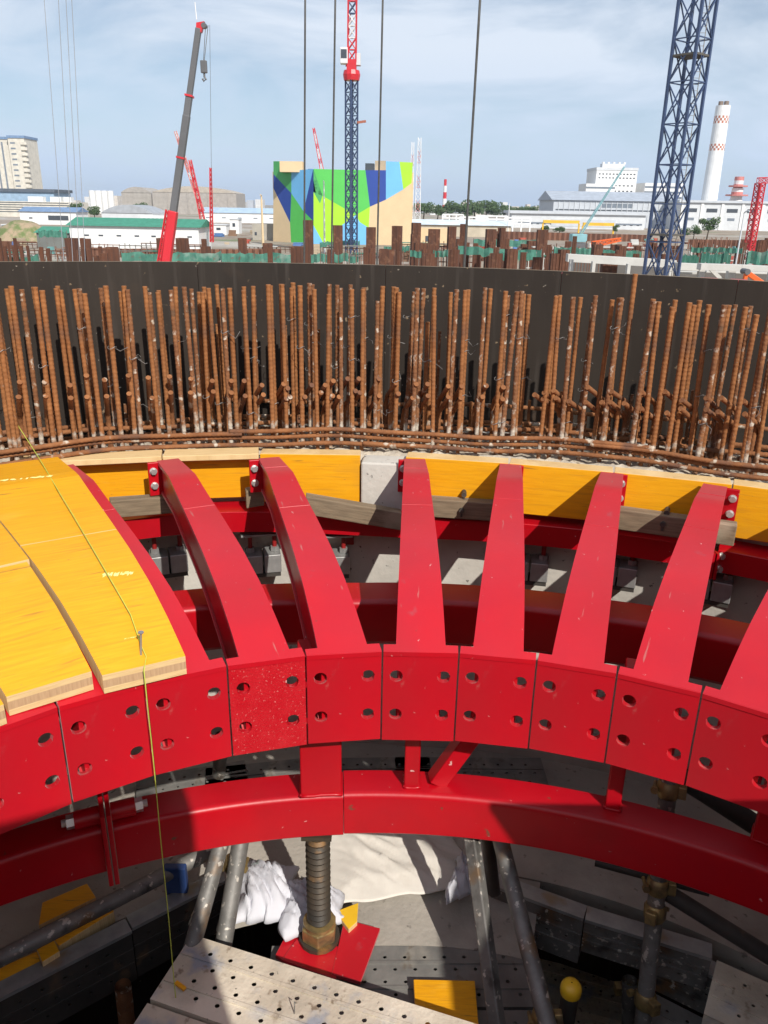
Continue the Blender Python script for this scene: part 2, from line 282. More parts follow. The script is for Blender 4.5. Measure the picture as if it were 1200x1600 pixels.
def bracket(k):
    th = -3.8+8*k+4
    lab = ORD.get(k) or ('red steel bracket under the yellow deck panels, %s left of the bare brackets' % {4:'first',5:'second',6:'third',7:'fourth'}[-k] if k < 0 else 'red steel bracket beyond the right edge of the picture, %s along' % {5:'first',6:'second',7:'third',8:'fourth'}[k] if k < 9 else 'red steel bracket of the ring behind the viewpoint, outside the picture')
    t = thing('steel_bracket', lab, 'bracket', 'red brackets around the ring', pol(th, 1.3188, -1.255)); org = t.location.copy()
    n = ob('nose_plate', plate_rough_me if k == -2 else plate_me, t); n.location = pol(th, 1.3188, -1.0)-org+Vector((0,0,random.uniform(-.002,.002))); n.rotation_euler = (random.uniform(-.006,.006), 0, -math.radians(th)+random.uniform(-.006,.006))
    P0 = pol(th, 1.3168, 0)
    if k in TIPS: P1 = onz(*TIPS[k], -.82)
    elif k < 0: P1 = pol(th-4.4, 2.46, 0)
    else: P1 = pol(th+1.6, 2.33, 0)
    P0.z = P1.z = 0; D = P1-P0; dn = D.normalized(); sd = Vector((dn.y, -dn.x, 0)); Ln = D.length
    er = Vector((math.sin(math.radians(th)), math.cos(math.radians(th)), 0)); et = Vector((er.y, -er.x, 0))
    def side(u):                                    # edge follows the plate at the nose
        f = max(0, 1-u/.06); return (sd*(1-f)+et*f).normalized()
    US = [0,.009,.018,.0185]+[x for x in SPACE if x > .05]
    def pt(u, off, z): p = P0+D*u+side(u)*off; return (p.x-org.x, p.y-org.y, z-org.z)
    b = MB(); rows = []
    for u in US:
        w, z = hw(u), prof(u)
        rows.append([b.vert(pt(u,-w,z), (k*3+u*Ln,-w,0)), b.vert(pt(u,w,z), (k*3+u*Ln,w,0)), b.vert(pt(u,w,z-.012), (k*3+u*Ln,w,.01)), b.vert(pt(u,-w,z-.012), (k*3+u*Ln,-w,.01))])
    for i in range(len(rows)-1):
        for q in range(4): b.face((rows[i][q],rows[i][(q+1)%4],rows[i+1][(q+1)%4],rows[i+1][q]))
    b.face(rows[0]); b.face(rows[-1][::-1]); b.build('top_flange', RED, t, smooth=True, auto=30)
    for s in (-1, 1):
        b = MB(); rows = []
        for u in US[2:-1]:
            o1 = s*(hw(max(u,.034))-.008); o2 = s*(hw(max(u,.034))-.018); z1 = prof(u)-.012; z0 = prof(u)-depth(u)
            rows.append([b.vert(pt(u,o1,z1)), b.vert(pt(u,o1,z0)), b.vert(pt(u,o2,z0)), b.vert(pt(u,o2,z1))])
        for i in range(len(rows)-1):
            for q in range(4): b.face((rows[i][q],rows[i][(q+1)%4],rows[i+1][(q+1)%4],rows[i+1][q]))
        b.face(rows[0]); b.face(rows[-1][::-1]); b.build('web', REDG, t, smooth=True, auto=30)
    b = MB(); rows = []
    for u in US[2:]:
        w = hw(max(u,.034))-.003; z = prof(u)-depth(u)
        rows.append([b.vert(pt(u,-w,z)), b.vert(pt(u,w,z)), b.vert(pt(u,w,z-.010)), b.vert(pt(u,-w,z-.010))])
    for i in range(len(rows)-1):
        for q in range(4): b.face((rows[i][q],rows[i][(q+1)%4],rows[i+1][(q+1)%4],rows[i+1][q]))
    b.face(rows[0]); b.face(rows[-1][::-1]); b.build('bottom_flange', RED, t, smooth=True, auto=30)
    s = -1 if k <= 0 else 1                          # bolted end plate to one side of the tip
    off = {-2:.030,-1:.030,0:.016,1:.004,2:.010,3:.034}.get(k, .03)
    c = P1+sd*(s*off)-dn*.010; c.z = -.882; c -= org
    e = MB().obox(c, sd, dn, (0,0,1), (.082,.012,.118)).build('end_plate', REDG, t, bevel=.002)
    for z in (-.853, -.905):
        q = ob('bolt', bolt_me, t); p = P1+sd*(s*(off+.024))-dn*.0165; p.z = z; q.location = p-org; q.rotation_euler = (0, random.uniform(0,1), math.atan2(-dn.x, dn.y))
    uw = random.uniform(.52,.66)
    for q_ in (uw, .86) if k in (-1,0,3) else (uw,):
        pa, pb = Vector(pt(q_, -hw(q_)*.98, prof(q_)+.0004)), Vector(pt(q_, hw(q_)*.98, prof(q_)+.0004)); MB().tube([pa, (pa+pb)/2+Vector((0,.001,0)), pb], .0008, 5).build('weld_seam', RED, t)
    return t
for k in range(-7, 9): bracket(k)
for k in range(9, 38): bracket(k)

# ------------------------------------------------------------------ yellow deck panels on the brackets, left
oR = onz(95, 718, -.775); iR = onz(287, 1023, -.955); oR.z = iR.z = 0
def rot(p, a): a = math.radians(a); x, y = p.x-CX, p.y-CY; return Vector((CX+x*math.cos(a)-y*math.sin(a), CY+x*math.sin(a)+y*math.cos(a), 0))
def deck(i, u0, u1, lab, gap=.002, drop=0.0, shift=0.0, turn=0.0):
    A0, A1 = rot(iR, 8*i+shift), rot(oR, 8*i*.93+shift); B0, B1 = rot(iR, 8*(i+1)+shift), rot(oR, 8*(i+1)*.93+shift)
    b = MB(); rows = []; n = 14
    for q in range(n+1):
        u = u0+(u1-u0)*q/n; a = A0+(A1-A0)*u; c = B0+(B1-B0)*u; d = (c-a).normalized()*gap; a = a+d+d*(turn*(1-u)); c = c-d
        zt = prof(max(u,-.03)*.97+.02)+.048-drop*(1-u); zb = zt-.046; uu = u*1.2
        r = []
        for p, z, tx, ty in ((a,zt,0,0),(c,zt,.18,0),(c,zb,.18,.045),(a,zb,0,.045)): r.append(b.vert((p.x,p.y,z), (tx+i*2.3, uu+i, ty)))
        rows.append(r)
    for q in range(n):
        for e, m in ((0,0),(1,1),(2,0),(3,1)): b.face((rows[q][e],rows[q][(e+1)%4],rows[q+1][(e+1)%4],rows[q+1][e]), m)
    # the three plies show on the raw ends
    for r in (rows[0], rows[-1]):
        T = [Vector(b.v[x]) for x in r]
        for k, (f0, f1, m) in enumerate(((0,.3,1),(.3,.7,2),(.7,1,1))):
            v = [b.vert(T[0]+(T[3]-T[0])*f0,(0,k,0)), b.vert(T[1]+(T[2]-T[1])*f0,(.2,k,0)), b.vert(T[1]+(T[2]-T[1])*f1,(.2,k+.02,0)), b.vert(T[0]+(T[3]-T[0])*f1,(0,k+.02,0))]; b.face(v, m)
    o = b.build('deck_panel', [WOODY, WOODEDGE, WOODMID], None)
    tag(o, lab, 'panel', 'yellow deck panels on the brackets'); return o
WOODMID = mat('raw_timber_core', (.52,.34,.19), (.42,.26,.14), rough=.75, scale=14, stretch=(14,1,1), bump=.1)
deck(0, -.016, .43, gap=.002, lab='yellow deck panel with a nail in it, overhanging the drilled red plates')
deck(0, .433, 1.03, 'yellow deck panel behind the one with the nail, reaching the bars, rightmost')
deck(1, .004, .36, gap=.003, drop=.006, turn=3.0, lab='yellow deck panel left of the nailed one, its raw front edge a little lower')
deck(1, .363, 1.03, 'yellow deck panel second from the right in the back row')
deck(2, -.010, .36, gap=.003, drop=.004, turn=2.0, lab='yellow deck panel whose raw front corner just shows at the left edge')
deck(2, .363, 1.03, 'yellow deck panel in the back row cut by the left edge')
for i in (3, 4): deck(i, -.012, 1.03, 'full length yellow deck panel beyond the left edge, %s one' % ('nearer' if i == 3 else 'farther'))
for i in range(5, 34): deck(i, -.012, 1.0, 'full length yellow deck panel on the ring behind the viewpoint, outside the picture')
for i in range(-12, -9): deck(i, -.012, 1.03, 'full length yellow deck panel beyond the right edge, %s one' % {-12:'last',-11:'middle',-10:'first'}[i], shift=-4)

# nail, chalk marks and string line
def decktop(px, py, dz=0):                           # point on top of the deck panels under a pixel
    lo, hi = -1.0, -.70; p = None
    for _ in range(40):
        z = (lo+hi)/2; p = onz(px, py, z)
        d = (oR-iR); u = max(-.02, min(1.05, (rof(p)-rof(iR))/(rof(oR)-rof(iR))))
        if prof(max(u,-.03)*.97+.02)+.048 > z: lo = z
        else: hi = z
    return p+Vector((0,0,dz))
nb = decktop(220, 1024, -.004); nt_ = nb+Vector((.004,.004,.058))
nl = thing('nail', 'steel nail standing in the yellow panel with the string tied to it', 'nail', None, nb)
MB().tube([(0,0,0), nt_-nb], .0024, 8).build('shank', GALV, nl, smooth=True, auto=40)
MB().tube([nt_-nb, nt_-nb+Vector((0,0,.003))], .0065, 10).build('head', GALV, nl)
pts = [decktop(x, y, .013) for x, y in ((62,722),(90,770),(121,822),(150,872),(180,924),(205,968),(222,1018))]
edge = decktop(229, 1030, .006); st = [ony(0, 596, 2.62), ony(30, 668, 2.60)]+pts+[edge]
ed2 = edge+Vector((.004,-.036,-.012)); st += [ed2]
p = ed2.copy()
for q in range(14): p = p+Vector((.0006*math.sin(q*1.3)-.0004, -.0002*q, -.09)); st.append(p.copy())
tag(MB().tube(st, .0013, 5).build('string_line', STRING, None, smooth=True), 'thin yellow green string running over the panel and hanging past the red plates', 'string')
for pa, pb, wd, lab in (((160,899),(212,896),.016,'pale yellow chalk mark across the middle of the nailed panel'), ((195,998),(218,994),.008,'short pale chalk dash beside the nail'), ((0,752),(82,744),.010,'broken pale chalk line near the outer end of the panels')):
    b = MB(); n = 26; A = [decktop(pa[0]+(pb[0]-pa[0])*q/n, pa[1]+(pb[1]-pa[1])*q/n, .0016) for q in range(n+1)]
    for q in range(n):
        if random.random() < .25: continue
        w0 = wd*random.uniform(.25,.6); a, c = A[q], A[q+1]; sl_ = Vector((0, 1, (prof(.4)-prof(.2))/.2))
        j = random.uniform(-.2,.2)*wd
        v = [b.vert(a+sl_*(j-w0)), b.vert(c+sl_*(j-w0*random.uniform(.6,1))), b.vert(c+sl_*(j+w0)), b.vert(a+sl_*(j+w0*random.uniform(.5,1)))]; b.face(v)
    tag(b.build('chalk_mark', CHALK), lab, 'mark')

# ------------------------------------------------------------------ boards, timbers and red ring along the wall
def plank8(a, c, back, ztop, zbot):
    d = (c-a).normalized(); nrm = Vector((-d.y, d.x, 0)); nrm = nrm if nrm.y > 0 else -nrm
    P = [a, c, c+nrm*back, a+nrm*back]; L_ = (c-a).length
    return [Vector((p.x,p.y,zbot)) for p in P]+[Vector((p.x,p.y,ztop)) for p in P], L_
BMS = [(18,724,252,713,.055,'yellow edge board at the left, shaded along its top by the lip'),
       (254,713,404,709,.055,'yellow edge board between the two left bare brackets'),
       (406,709,563,711,0,'yellow edge board ending at the bare concrete gap'),
       (634,714,794,724,0,'yellow edge board right of the concrete gap with a black bolt'),
       (796,724,958,738,0,'yellow edge board third from the right edge'),
       (960,738,1144,757,0,'yellow edge board with grey timber fixed under it, second from the right'),
       (1146,757,1330,782,0,'yellow edge board cut by the right edge of the picture')]
for n_, (x0,y0,x1,y1,back,lab) in enumerate(BMS):
    a, c = onz(x0,y0,-.82), onz(x1,y1,-.82); d = (c-a).normalized(); nr = Vector((-d.y,d.x,0))
    P, L_ = plank8(a+nr*back, c+nr*back, .045 if back else .066, -.82 if not back else -.846, -1.0)
    T = [(0+n_*1.7,0,0),(L_+n_*1.7,0,0),(L_+n_*1.7,0,.05),(n_*1.7,0,.05)]; T = T+[(t[0],.18,t[2]) for t in T]
    o = MB().box8(P, [0,1,0,1,0,1], T).build('edge_board', [WOODY, WOODEDGE], bevel=.002)
    tag(o, lab, 'board', 'yellow edge boards along the wall')
    if back:
        P, L_ = plank8(a, c, .085, -.82, -.840); T = [(0,0,0),(L_,0,0),(L_,.1,0),(0,.1,0)]*2
        tag(MB().box8(P, None, T).build('lip_board', WOODEDGE, bevel=.002), 'pale raw timber lip lying on the %s left edge board' % ('first' if n_ == 0 else 'second'), 'board', 'raw timber lips')
# concrete block showing in the gap
a, c = onz(564,724,-.845), onz(636,727,-.845)
P, L_ = plank8(a, c, .10, -.842, -1.02); o = MB().box8(P).build('concrete_block', CONC, bevel=.006); tag(o, 'bare pale concrete block showing between two yellow edge boards', 'concrete block')
def timber(px, zt, zb, R, lab, th=.045):
    a, c = onR(*px[0], R), onR(*px[1], R); d = (c-a); d.z = 0; d.normalize(); nr = Vector((-d.y,d.x,0))
    h = zt-zb
    P = [Vector((q.x,q.y,q.z-h)) for q in (a,c,c+nr*th,a+nr*th)]+[Vector(q) for q in (a,c,c+nr*th,a+nr*th)]
    L_ = (c-a).length; T = [(0,0,0),(L_,0,0),(L_,.05,0),(0,.05,0),(0,0,.07),(L_,0,.07),(L_,.05,.07),(0,.05,.07)]
    o = MB().box8(P, None, T).build('packing_timber', WOODGREY, bevel=.003); tag(o, lab, 'timber', 'weathered packing timbers'); return o
timber(((172,783),(270,776)), 0, -.062, 2.38, 'grey weathered timber under the left edge board by the panels')
timber(((384,768),(412,763)), 0, -.065, 2.36, 'short dark timber end tucked behind the second bare bracket')
timber(((478,776),(628,802)), 0, -.066, 2.24, 'grey timber tilted down to the right below the concrete gap')
timber(((670,780),(786,788)), 0, -.066, 2.25, 'grey timber with a black bolt below the board right of the gap')
timber(((958,795),(1152,822)), 0, -.070, 2.22, 'pale grey timber with a black bolt near the right edge')
for px, R in (((725,772),2.28),((721,797),2.245),((1042,800),2.24),((1036,818),2.215)):
    p = onR(*px, R); d = Vector((p.x-CX,p.y-CY,0)).normalized(); t = thing('coach_bolt', 'black bolt head in the %s at the %s' % ('yellow board' if R in (2.28,2.24) else 'grey timber', 'right' if px[0] > 900 else 'middle'), 'bolt', 'black bolts', p)
    MB().tube([d*.03, -d*.012], .009, 10).build('head', BLACK, t); MB().tube([-d*.004+Vector((0,0,.006)), -d*.008+Vector((0,0,-.022))], .004, 6).build('loose_wire', BLACK, t)
ro = thing('outer_ring_channel', 'red steel channel ring running along the wall under the yellow boards', 'ring beam', None, pol(0,2.27,-1.105)); og = ro.location.copy()
for t0, t1 in ((-46,-9.3),(-9,25.6),(26.2,58)):
    ths = [t0+(t1-t0)*q/24 for q in range(25)]
    b = MB().ring_sweep([(2.27,-1.105),(2.27,-1.030),(2.272,-1.028),(2.385,-1.028),(2.385,-1.036),(2.28,-1.036),(2.28,-1.105)], ths, rs=[dr(t)*.95 for t in ths])
    for i in range(len(b.v)): b.v[i] = tuple(Vector(b.v[i])-og)
    b.build('channel_segment', REDG, ro)
for z in (-1.045,-1.09):
    for s in (-1, 1):
        q = ob('bolt', bolt_me, ro); q.location = pol(25.9+s*.55, 2.262, z)-og; q.rotation_euler = (0,.3,-math.radians(25.9)+s*.9)
for s in (-1,1): MB().obox(pol(25.9+s*.16,2.245,-1.07)-og, Vector((1,0,0)), (0,1,0), (0,0,1), (.008,.05,.09)).build('flange_plate', REDG, ro)
# anchor brackets on the concrete
def anchor(px, lab):
    p = onR(*px, 2.36+dr(thof(onR(*px,2.36)))); th = thof(p); t = thing('anchor_bracket', lab, 'bracket', 'galvanised anchor brackets on the wall', p); t.rotation_euler = (0,0,-math.radians(th))
    MB().box((0,-.02,.0),(.155,.10,.008)).build('top_plate', GALV, t, bevel=.001)
    for s in (-1,1):
        st_ = MB().tube([(s*.045,-.03,-.075),(s*.045,-.03,-.004)], .0085, 10).build('stud', REDDARK, t, smooth=True, auto=50)
        MB().tube([(s*.045,-.03,-.078),(s*.045,-.03,-.060)], .0165, 6).build('nut', GALV, st_)
    b = MB()
    for s in (-1,1): b.box((s*.034,-.03,-.115),(.062,.085,.072))
    b.build('channel_box', GALV, t, bevel=.003)
    MB().box((0,-.03,-.160),(.125,.075,.016)).build('base_slot', BLACK, t)
for px, lab in (((258,826),'galvanised anchor bracket nearest the yellow deck panels'), ((408,826),'galvanised anchor bracket seen between the two left bare brackets'), ((517,828),'galvanised anchor bracket left of the slot in the concrete'),
                ((832,836),'galvanised anchor bracket partly behind the bracket right of centre'), ((972,842),'galvanised anchor bracket with a zigzag edge beside it, right of centre'), ((1122,862),'galvanised anchor bracket nearest the right edge')): anchor(px, lab)
p = onR(547,825,2.44); tag(MB().obox(p-Vector((0,.012,.0)), (1,0,0), (0,1,0), (0,0,1), (.030,.03,.115)).build('slot_cover', REDDARK, bevel=.002), 'narrow dark rusty plate set upright in the concrete face', 'plate')

# ------------------------------------------------------------------ red box beams
def beam_prof(R, zt, wd, ht, r=.016):
    P = [(R, zt-ht+r), (R, zt-r)]
    for q in range(1,6): a = math.pi/2*q/5; P.append((R+r-r*math.cos(a), zt-r+r*math.sin(a)))
    P += [(R+wd-r, zt), (R+wd, zt-r), (R+wd, zt-ht+r), (R+wd-r, zt-ht), (R+r, zt-ht)]
    return P
mb_ = thing('middle_ring_beam', 'red box section ring beam passing under the brackets', 'ring beam', None, pol(0,1.76,-1.25)); og = mb_.location.copy()
for t0, t1 in ((-60,-9.4),(-9.1,70)):
    ths = [t0+(t1-t0)*q/40 for q in range(41)]
    b = MB().ring_sweep(beam_prof(1.775,-1.10,.145,.155,.018), ths, rs=[.10*max(0,(-6-t)/30) + .05*max(0,(t-18)/20) for t in ths])
    b.v = [tuple(Vector(v)-og) for v in b.v]; b.build('beam_segment', REDG, mb_, smooth=True, auto=35)
for k in range(-7, 9):
    th = -3.8+8*k+4+(-1.6 if k < 0 else .3); b = MB().obox(pol(th,1.85,-1.06)-og, (1,0,0), (0,1,0), (0,0,1), (.05,.05,.10)); b.build('spacer_post', REDG, mb_)
LC = (.03,-.105); LR = 1.86; LZ = -1.5
def lpol(th, R, z): t = math.radians(th); return Vector((LC[0]+R*math.sin(t), LC[1]+R*math.cos(t), z))
def lth(px, py, z=LZ): p = onz(px,py,z); return math.degrees(math.atan2(p.x-LC[0], p.y-LC[1]))
lb = thing('lower_ring_beam', 'curved red box beam in front, below the drilled plates, with posts up to them', 'ring beam', None, lpol(0,LR,-1.65)); og = lb.location.copy()
tj = lth(168,1300); tw = lth(537,1242)
for t0, t1, dz in ((-62,tj-.45,0),(tj+.45,tw-.03,-.004),(tw+.03,66,0)):
    n = max(4, int((t1-t0)*1.2)); ths = [t0+(t1-t0)*q/n for q in range(n+1)]
    b = MB().ring_sweep(beam_prof(LR,LZ+dz,.115,.150,.016), ths, cx=LC[0], cy=LC[1])
    b.v = [tuple(Vector(v)-og) for v in b.v]; b.build('beam_segment', REDG, lb, smooth=True, auto=35)
a = math.radians(tj); er = Vector((math.sin(a),math.cos(a),0)); et = Vector((er.y,-er.x,0))
for s in (-1,1):
    MB().obox(lpol(tj,LR+.05,-1.555)-og+et*(s*.0075), et, er, (0,0,1), (.012,.145,.225)).build('flange_plate', REDG, lb, bevel=.002)
    c0 = lpol(tj,LR+.035,-1.478)-og; sv = MB().tube([c0+et*(s*.014), c0+et*(s*.075)], .024, 18).build('bolt_sleeve', REDG, lb, smooth=True, auto=40)
    MB().tube([c0+et*(s*.075), c0+et*(s*.094)], .019, 6).build('nut', BOLT, sv); MB().tube([c0+et*(s*.094), c0+et*(s*.106)], .010, 10).build('bolt_end', BOLT, sv)
def post(px0, px1, py, wd, dp, zt=-1.06):
    a, c = onz(px0,py,LZ), onz(px1,py,LZ); m = (a+c)/2; t = math.atan2(m.x-LC[0], m.y-LC[1]); er = Vector((math.sin(t),math.cos(t),0)); et = Vector((er.y,-er.x,0))
    W = (c-a).length; m = m+er*(dp/2)
    pst = MB().obox(Vector((m.x,m.y,(LZ+zt)/2))-og, et, er, (0,0,1), (W,dp,abs(LZ-zt)+.002)).build('post', REDG, lb, bevel=.004)
    w_ = MB(); n = 16; per = [(-1,-1),(1,-1),(1,1),(-1,1),(-1,-1)]; pts = []
    for q in range(4):
        for k in range(6): f = k/6; u_ = per[q][0]+(per[q+1][0]-per[q][0])*f; v_ = per[q][1]+(per[q+1][1]-per[q][1])*f; pts.append(Vector((m.x,m.y,LZ+.002))-og+et*(u_*W/2)+er*(v_*dp/2)+Vector((random.uniform(-.001,.001),random.uniform(-.001,.001),random.uniform(-.001,.002))))
    w_.tube(pts+[pts[0]], .0045, 6).build('weld_bead', REDG, pst, smooth=True)
post(470,534,1244,.11,.085); post(631,655,1232,.045,.05); post(945,968,1266,.045,.05); post(1176,1216,1320,.06,.06)
a0 = onz(682,1228,LZ)+Vector((0,.02,0)); a1 = Vector((a0.x+.155, a0.y+.02, -1.24)); MB().bar(a0-og, a1-og, .045, .050).build('brace', REDG, lb, bevel=.003)
#@@LOWER
# ------------------------------------------------------------------ below the ring: shaft, planks, tubes, jack, cloths
struct(MB().ring_sweep([(2.20,-7.9),(2.20,-2.31),(2.25,-2.31),(2.25,-7.9)], list(range(-180,181,6)), caps=False).build('shaft_wall', FILM))  # dark film colour stands in for the shade inside the shaft
def perf(Lx, W, rows, pitch, r, T=.045, margin=.018):   # perforated steel plank, local x along, z up (built flat then turned)
    cells = []; rh = (W-2*margin)/rows; y = -W/2
    def strip(z0, z1): cells.append((-Lx/2, Lx/2, z0, z1, 0, 0, None))
    strip(-W/2, -W/2+margin); strip(W/2-margin, W/2)
    for k in range(rows):
        z0 = -W/2+margin+k*rh; z1 = z0+rh; n = int(Lx/pitch)-1; x = -Lx/2+(pitch*.25 if k % 2 else pitch*.75)
        cells.append((-Lx/2, x, z0, z1, 0, 0, None))
        for _ in range(n): cells.append((x, x+pitch, z0, z1, x+pitch/2, (z0+z1)/2, r)); x += pitch
        cells.append((x, Lx/2, z0, z1, 0, 0, None))
    b = holed_plate(cells, .003, n=2)
    # folded edges, end caps and two pressed ribs
    for s in (-1,1):
        b.box((0, T/2+.0015, s*(W/2-.0012)), (Lx, T, .0024))
    return b
def plank(name, a, d, side, Lx, W, rows, pitch, r, m, lab, ribs=True, cat='plank', group=None, up=None):
    # a: a top corner, d: along, side: across; both unit vectors lie in the top face
    d = Vector(d).normalized(); side = Vector(side).normalized(); upv = d.cross(side).normalized()
    if upv.dot(Vector(up if up is not None else (0,0,1))) < 0: a = Vector(a)+d*Lx; d = -d; upv = -upv
    c = Vector(a)+d*Lx/2+side*W/2
    b = perf(Lx, W, rows, pitch, r)
    if ribs:
        for k in range(1, rows):
            z = -W/2+.018+k*(W-.036)/rows
            if k % 2 or rows < 4: b.box((0,-.0022,z),(Lx*.99,.0044,.010))
    t = thing(name, lab, cat, group, c); M = Matrix((d, -upv, side)).transposed().to_4x4(); M.translation = c; t.matrix_world = M
    o = b.build('perforated_sheet', m, t, fix=False)
    e = MB()
    for s in (-1,1): e.box((s*(Lx/2-.003), .024, 0), (.006,.042,W*.96))
    e.build('end_cap', m, t); return t
# bright near plank and its neighbour
Z1 = -1.93; a = onz(300,1460,Z1); c = onz(745,1600,Z1); dd = (c-a).normalized(); sd = Vector((dd.y,-dd.x,0)); sd = sd if sd.y < 0 else -sd
Wp = abs((onz(238,1562,Z1)-a).dot(sd)); off = (onz(300,1460,Z1)-a).dot(dd)
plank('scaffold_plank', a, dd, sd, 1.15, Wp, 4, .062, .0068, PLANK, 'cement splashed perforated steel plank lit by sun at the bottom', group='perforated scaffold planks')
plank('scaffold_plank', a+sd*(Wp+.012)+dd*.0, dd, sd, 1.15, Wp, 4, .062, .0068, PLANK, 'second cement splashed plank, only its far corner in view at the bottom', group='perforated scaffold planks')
p = onz(282,1542,Z1+.004); tag(MB().obox(p+Vector((0,0,.004)), (.75,-.5,0), (.5,.75,0), (0,0,1), (.034,.010,.007)).build('timber_chip', WOODY), 'small orange timber chip lying on the bright steel plank', 'chip')
p = onz(460,1584,Z1); nl = thing('bent_wire', 'thin bent wire standing on the bright steel plank', 'wire', None, p); MB().tube([(0,0,0),(.001,0,.03),(0,.004,.038),(.004,.006,.030)], .0016, 5).build('wire', GALVD, nl)
# planks round the jack
Z2 = -2.12; ux = Vector((1,.02,0)).normalized(); uy = Vector((.02,-1,0)).normalized()
a = onz(425,1478,Z2)
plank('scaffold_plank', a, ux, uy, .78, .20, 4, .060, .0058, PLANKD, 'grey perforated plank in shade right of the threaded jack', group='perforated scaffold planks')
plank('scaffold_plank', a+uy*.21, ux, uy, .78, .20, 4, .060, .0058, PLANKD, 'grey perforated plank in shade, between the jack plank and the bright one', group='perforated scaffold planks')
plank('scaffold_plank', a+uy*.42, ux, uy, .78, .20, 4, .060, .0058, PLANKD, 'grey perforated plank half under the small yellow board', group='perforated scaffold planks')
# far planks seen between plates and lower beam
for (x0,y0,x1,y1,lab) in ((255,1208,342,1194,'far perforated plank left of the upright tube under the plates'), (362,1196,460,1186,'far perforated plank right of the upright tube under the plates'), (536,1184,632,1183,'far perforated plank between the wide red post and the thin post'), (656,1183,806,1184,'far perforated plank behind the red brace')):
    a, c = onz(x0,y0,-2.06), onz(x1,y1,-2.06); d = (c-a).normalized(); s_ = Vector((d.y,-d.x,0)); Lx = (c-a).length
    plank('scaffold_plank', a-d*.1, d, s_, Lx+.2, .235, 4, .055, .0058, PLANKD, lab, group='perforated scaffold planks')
# toe boards: perforated planks on edge along the opening
def toe(p0, p1, ztop, H, m, lab, rows=3):
    a, c = onz(*p0, ztop), onz(*p1, ztop); d = (c-a).normalized(); Lx = (c-a).length
    nrm = Vector((d.y,-d.x,0)); nrm = nrm if nrm.y < 0 else -nrm
    t = plank('toe_board', a, d, Vector((0,0,-1)), Lx, H, rows, .062, .0052, m, lab, ribs=True, cat='toe board', group='perforated toe boards on edge', up=nrm)
    q = MB().bar(Vector((-Lx/2,.02,-H/2-.003)), Vector((Lx/2,.02,-H/2-.006)), .055, .012, up=(0,0,1)); q.build('top_rail', GALV, t)
    return t
toe((-90,1608),(205,1455),-2.06,.20,BLACK,'dark perforated toe board at the lower left corner')
toe((206,1452),(352,1376),-2.06,.20,BLACK,'dark perforated toe board between the left tubes and the yellow timbers')
toe((768,1384),(912,1436),-2.06,.19,GALVD,'perforated toe board running right from the inclined tube')
toe((914,1438),(1112,1498),-2.06,.13,GALVD,'toe board with open end right of the coupled upright tube')
toe((1018,1482),(1320,1622),-2.14,.16,GALVD,'lower toe board running to the bottom right corner')
b_ = onz(1040,1560,-2.32)
plank('scaffold_plank', onz(1015,1548,-2.30), Vector((.8,-.52,0)), Vector((-.52,-.8,0)), .8, .16, 3, .06, .0055, PLANKD, 'dim perforated plank below the toe boards at the lower right', group='perforated scaffold planks')
plank('scaffold_plank', onz(1120,1500,-2.09), Vector((.84,-.5,0)), Vector((-.5,-.84,0)), .7, .20, 3, .06, .0055, PLANK, 'brown perforated plank by the right edge behind the lower toe board', group='perforated scaffold planks')
for (x,y,z,d_,lab) in ((770,1470,-2.95,(.9,-.25,0),'pale plank far down in the opening, catching a streak of light'), (800,1530,-2.98,(.9,-.25,0),'second pale plank far down in the opening')):
    plank('scaffold_plank', onz(x,y,z), Vector(d_), Vector((-.25,-.9,0)), 1.1, .22, 3, .06, .0055, PLANK, lab, group='perforated scaffold planks')
# tubes
def tubet(name, pts, r, m, lab, cat='tube', grp='scaffold tubes', n=16, cap=None):
    o = Vector(pts[-1]); t = thing(name, lab, cat, grp, o)
    P = [Vector(p)-o for p in pts]; d = (P[1]-P[0]).normalized()
    b = MB().tube(P, r, n, caps=False); b.tube([P[0], P[-1]], r*.84, n, caps=False); b.build('pipe', m, t, smooth=True)
    return t
def onzr(x, y, z): return onz(x, y, z)
def coupler(t, pos, ax, r=.024, turn=0.0):
    # clamp on a tube: two jaw bands, a bolt with nut and a hinge block
    ax = Vector(ax).normalized(); u = ax.cross(Vector((0,1,.2))).normalized(); v = ax.cross(u); R_ = Matrix.Rotation(turn, 3, ax); u = R_@u; v = R_@v
    o = t.location; p = Vector(pos)-o
    c = MB().tube([p-ax*.024, p-ax*.014, p+ax*.014, p+ax*.024], r+.006, 12, rr=[r+.003,r+.008,r+.008,r+.003]).build('coupler', GOLD, t, smooth=True, auto=45)
    MB().obox(p+u*(r+.014), ax, u, v, (.036,.022,.030)).build('jaw', GOLD, c, bevel=.003)
    MB().tube([p-u*(r+.012)-v*.03, p-u*(r+.012)+v*.03], .006, 8).build('clamp_bolt', GOLD, c); MB().tube([p-u*(r+.012)+v*.018, p-u*(r+.012)+v*.032], .011, 6).build('nut', GOLD, c)
TT = .0242
tubet('scaffold_tube', [onz(-60,1528,-1.98), onz(345,1322,-1.98)], TT, GALVD, 'long grey tube lying across above the yellow timbers, lower left')
t = tubet('scaffold_tube', [onz(350,1302,-1.75), onz(272,1580,-2.05)], TT, GALVD, 'leaning grey tube left of its twin, beside the white sack')
t = tubet('scaffold_tube', [onz(378,1302,-1.80), onz(345,1500,-2.08)], .026, GALVD, 'leaning splashed tube between its twin and the white sack'); coupler(t, onz(366,1350,-1.9), Vector((0,.2,1)))
tubet('scaffold_tube', [onz(346,1150,-1.75), onz(342,1210,-1.95)], TT, GALVD, 'short stretch of upright tube seen under the plates at the left')
t = tubet('scaffold_tube', [onz(192,1540,-2.20), onz(212,1720,-2.75)], TT, RUSTB, 'stub of rusty upright tube with open top at the lower left')
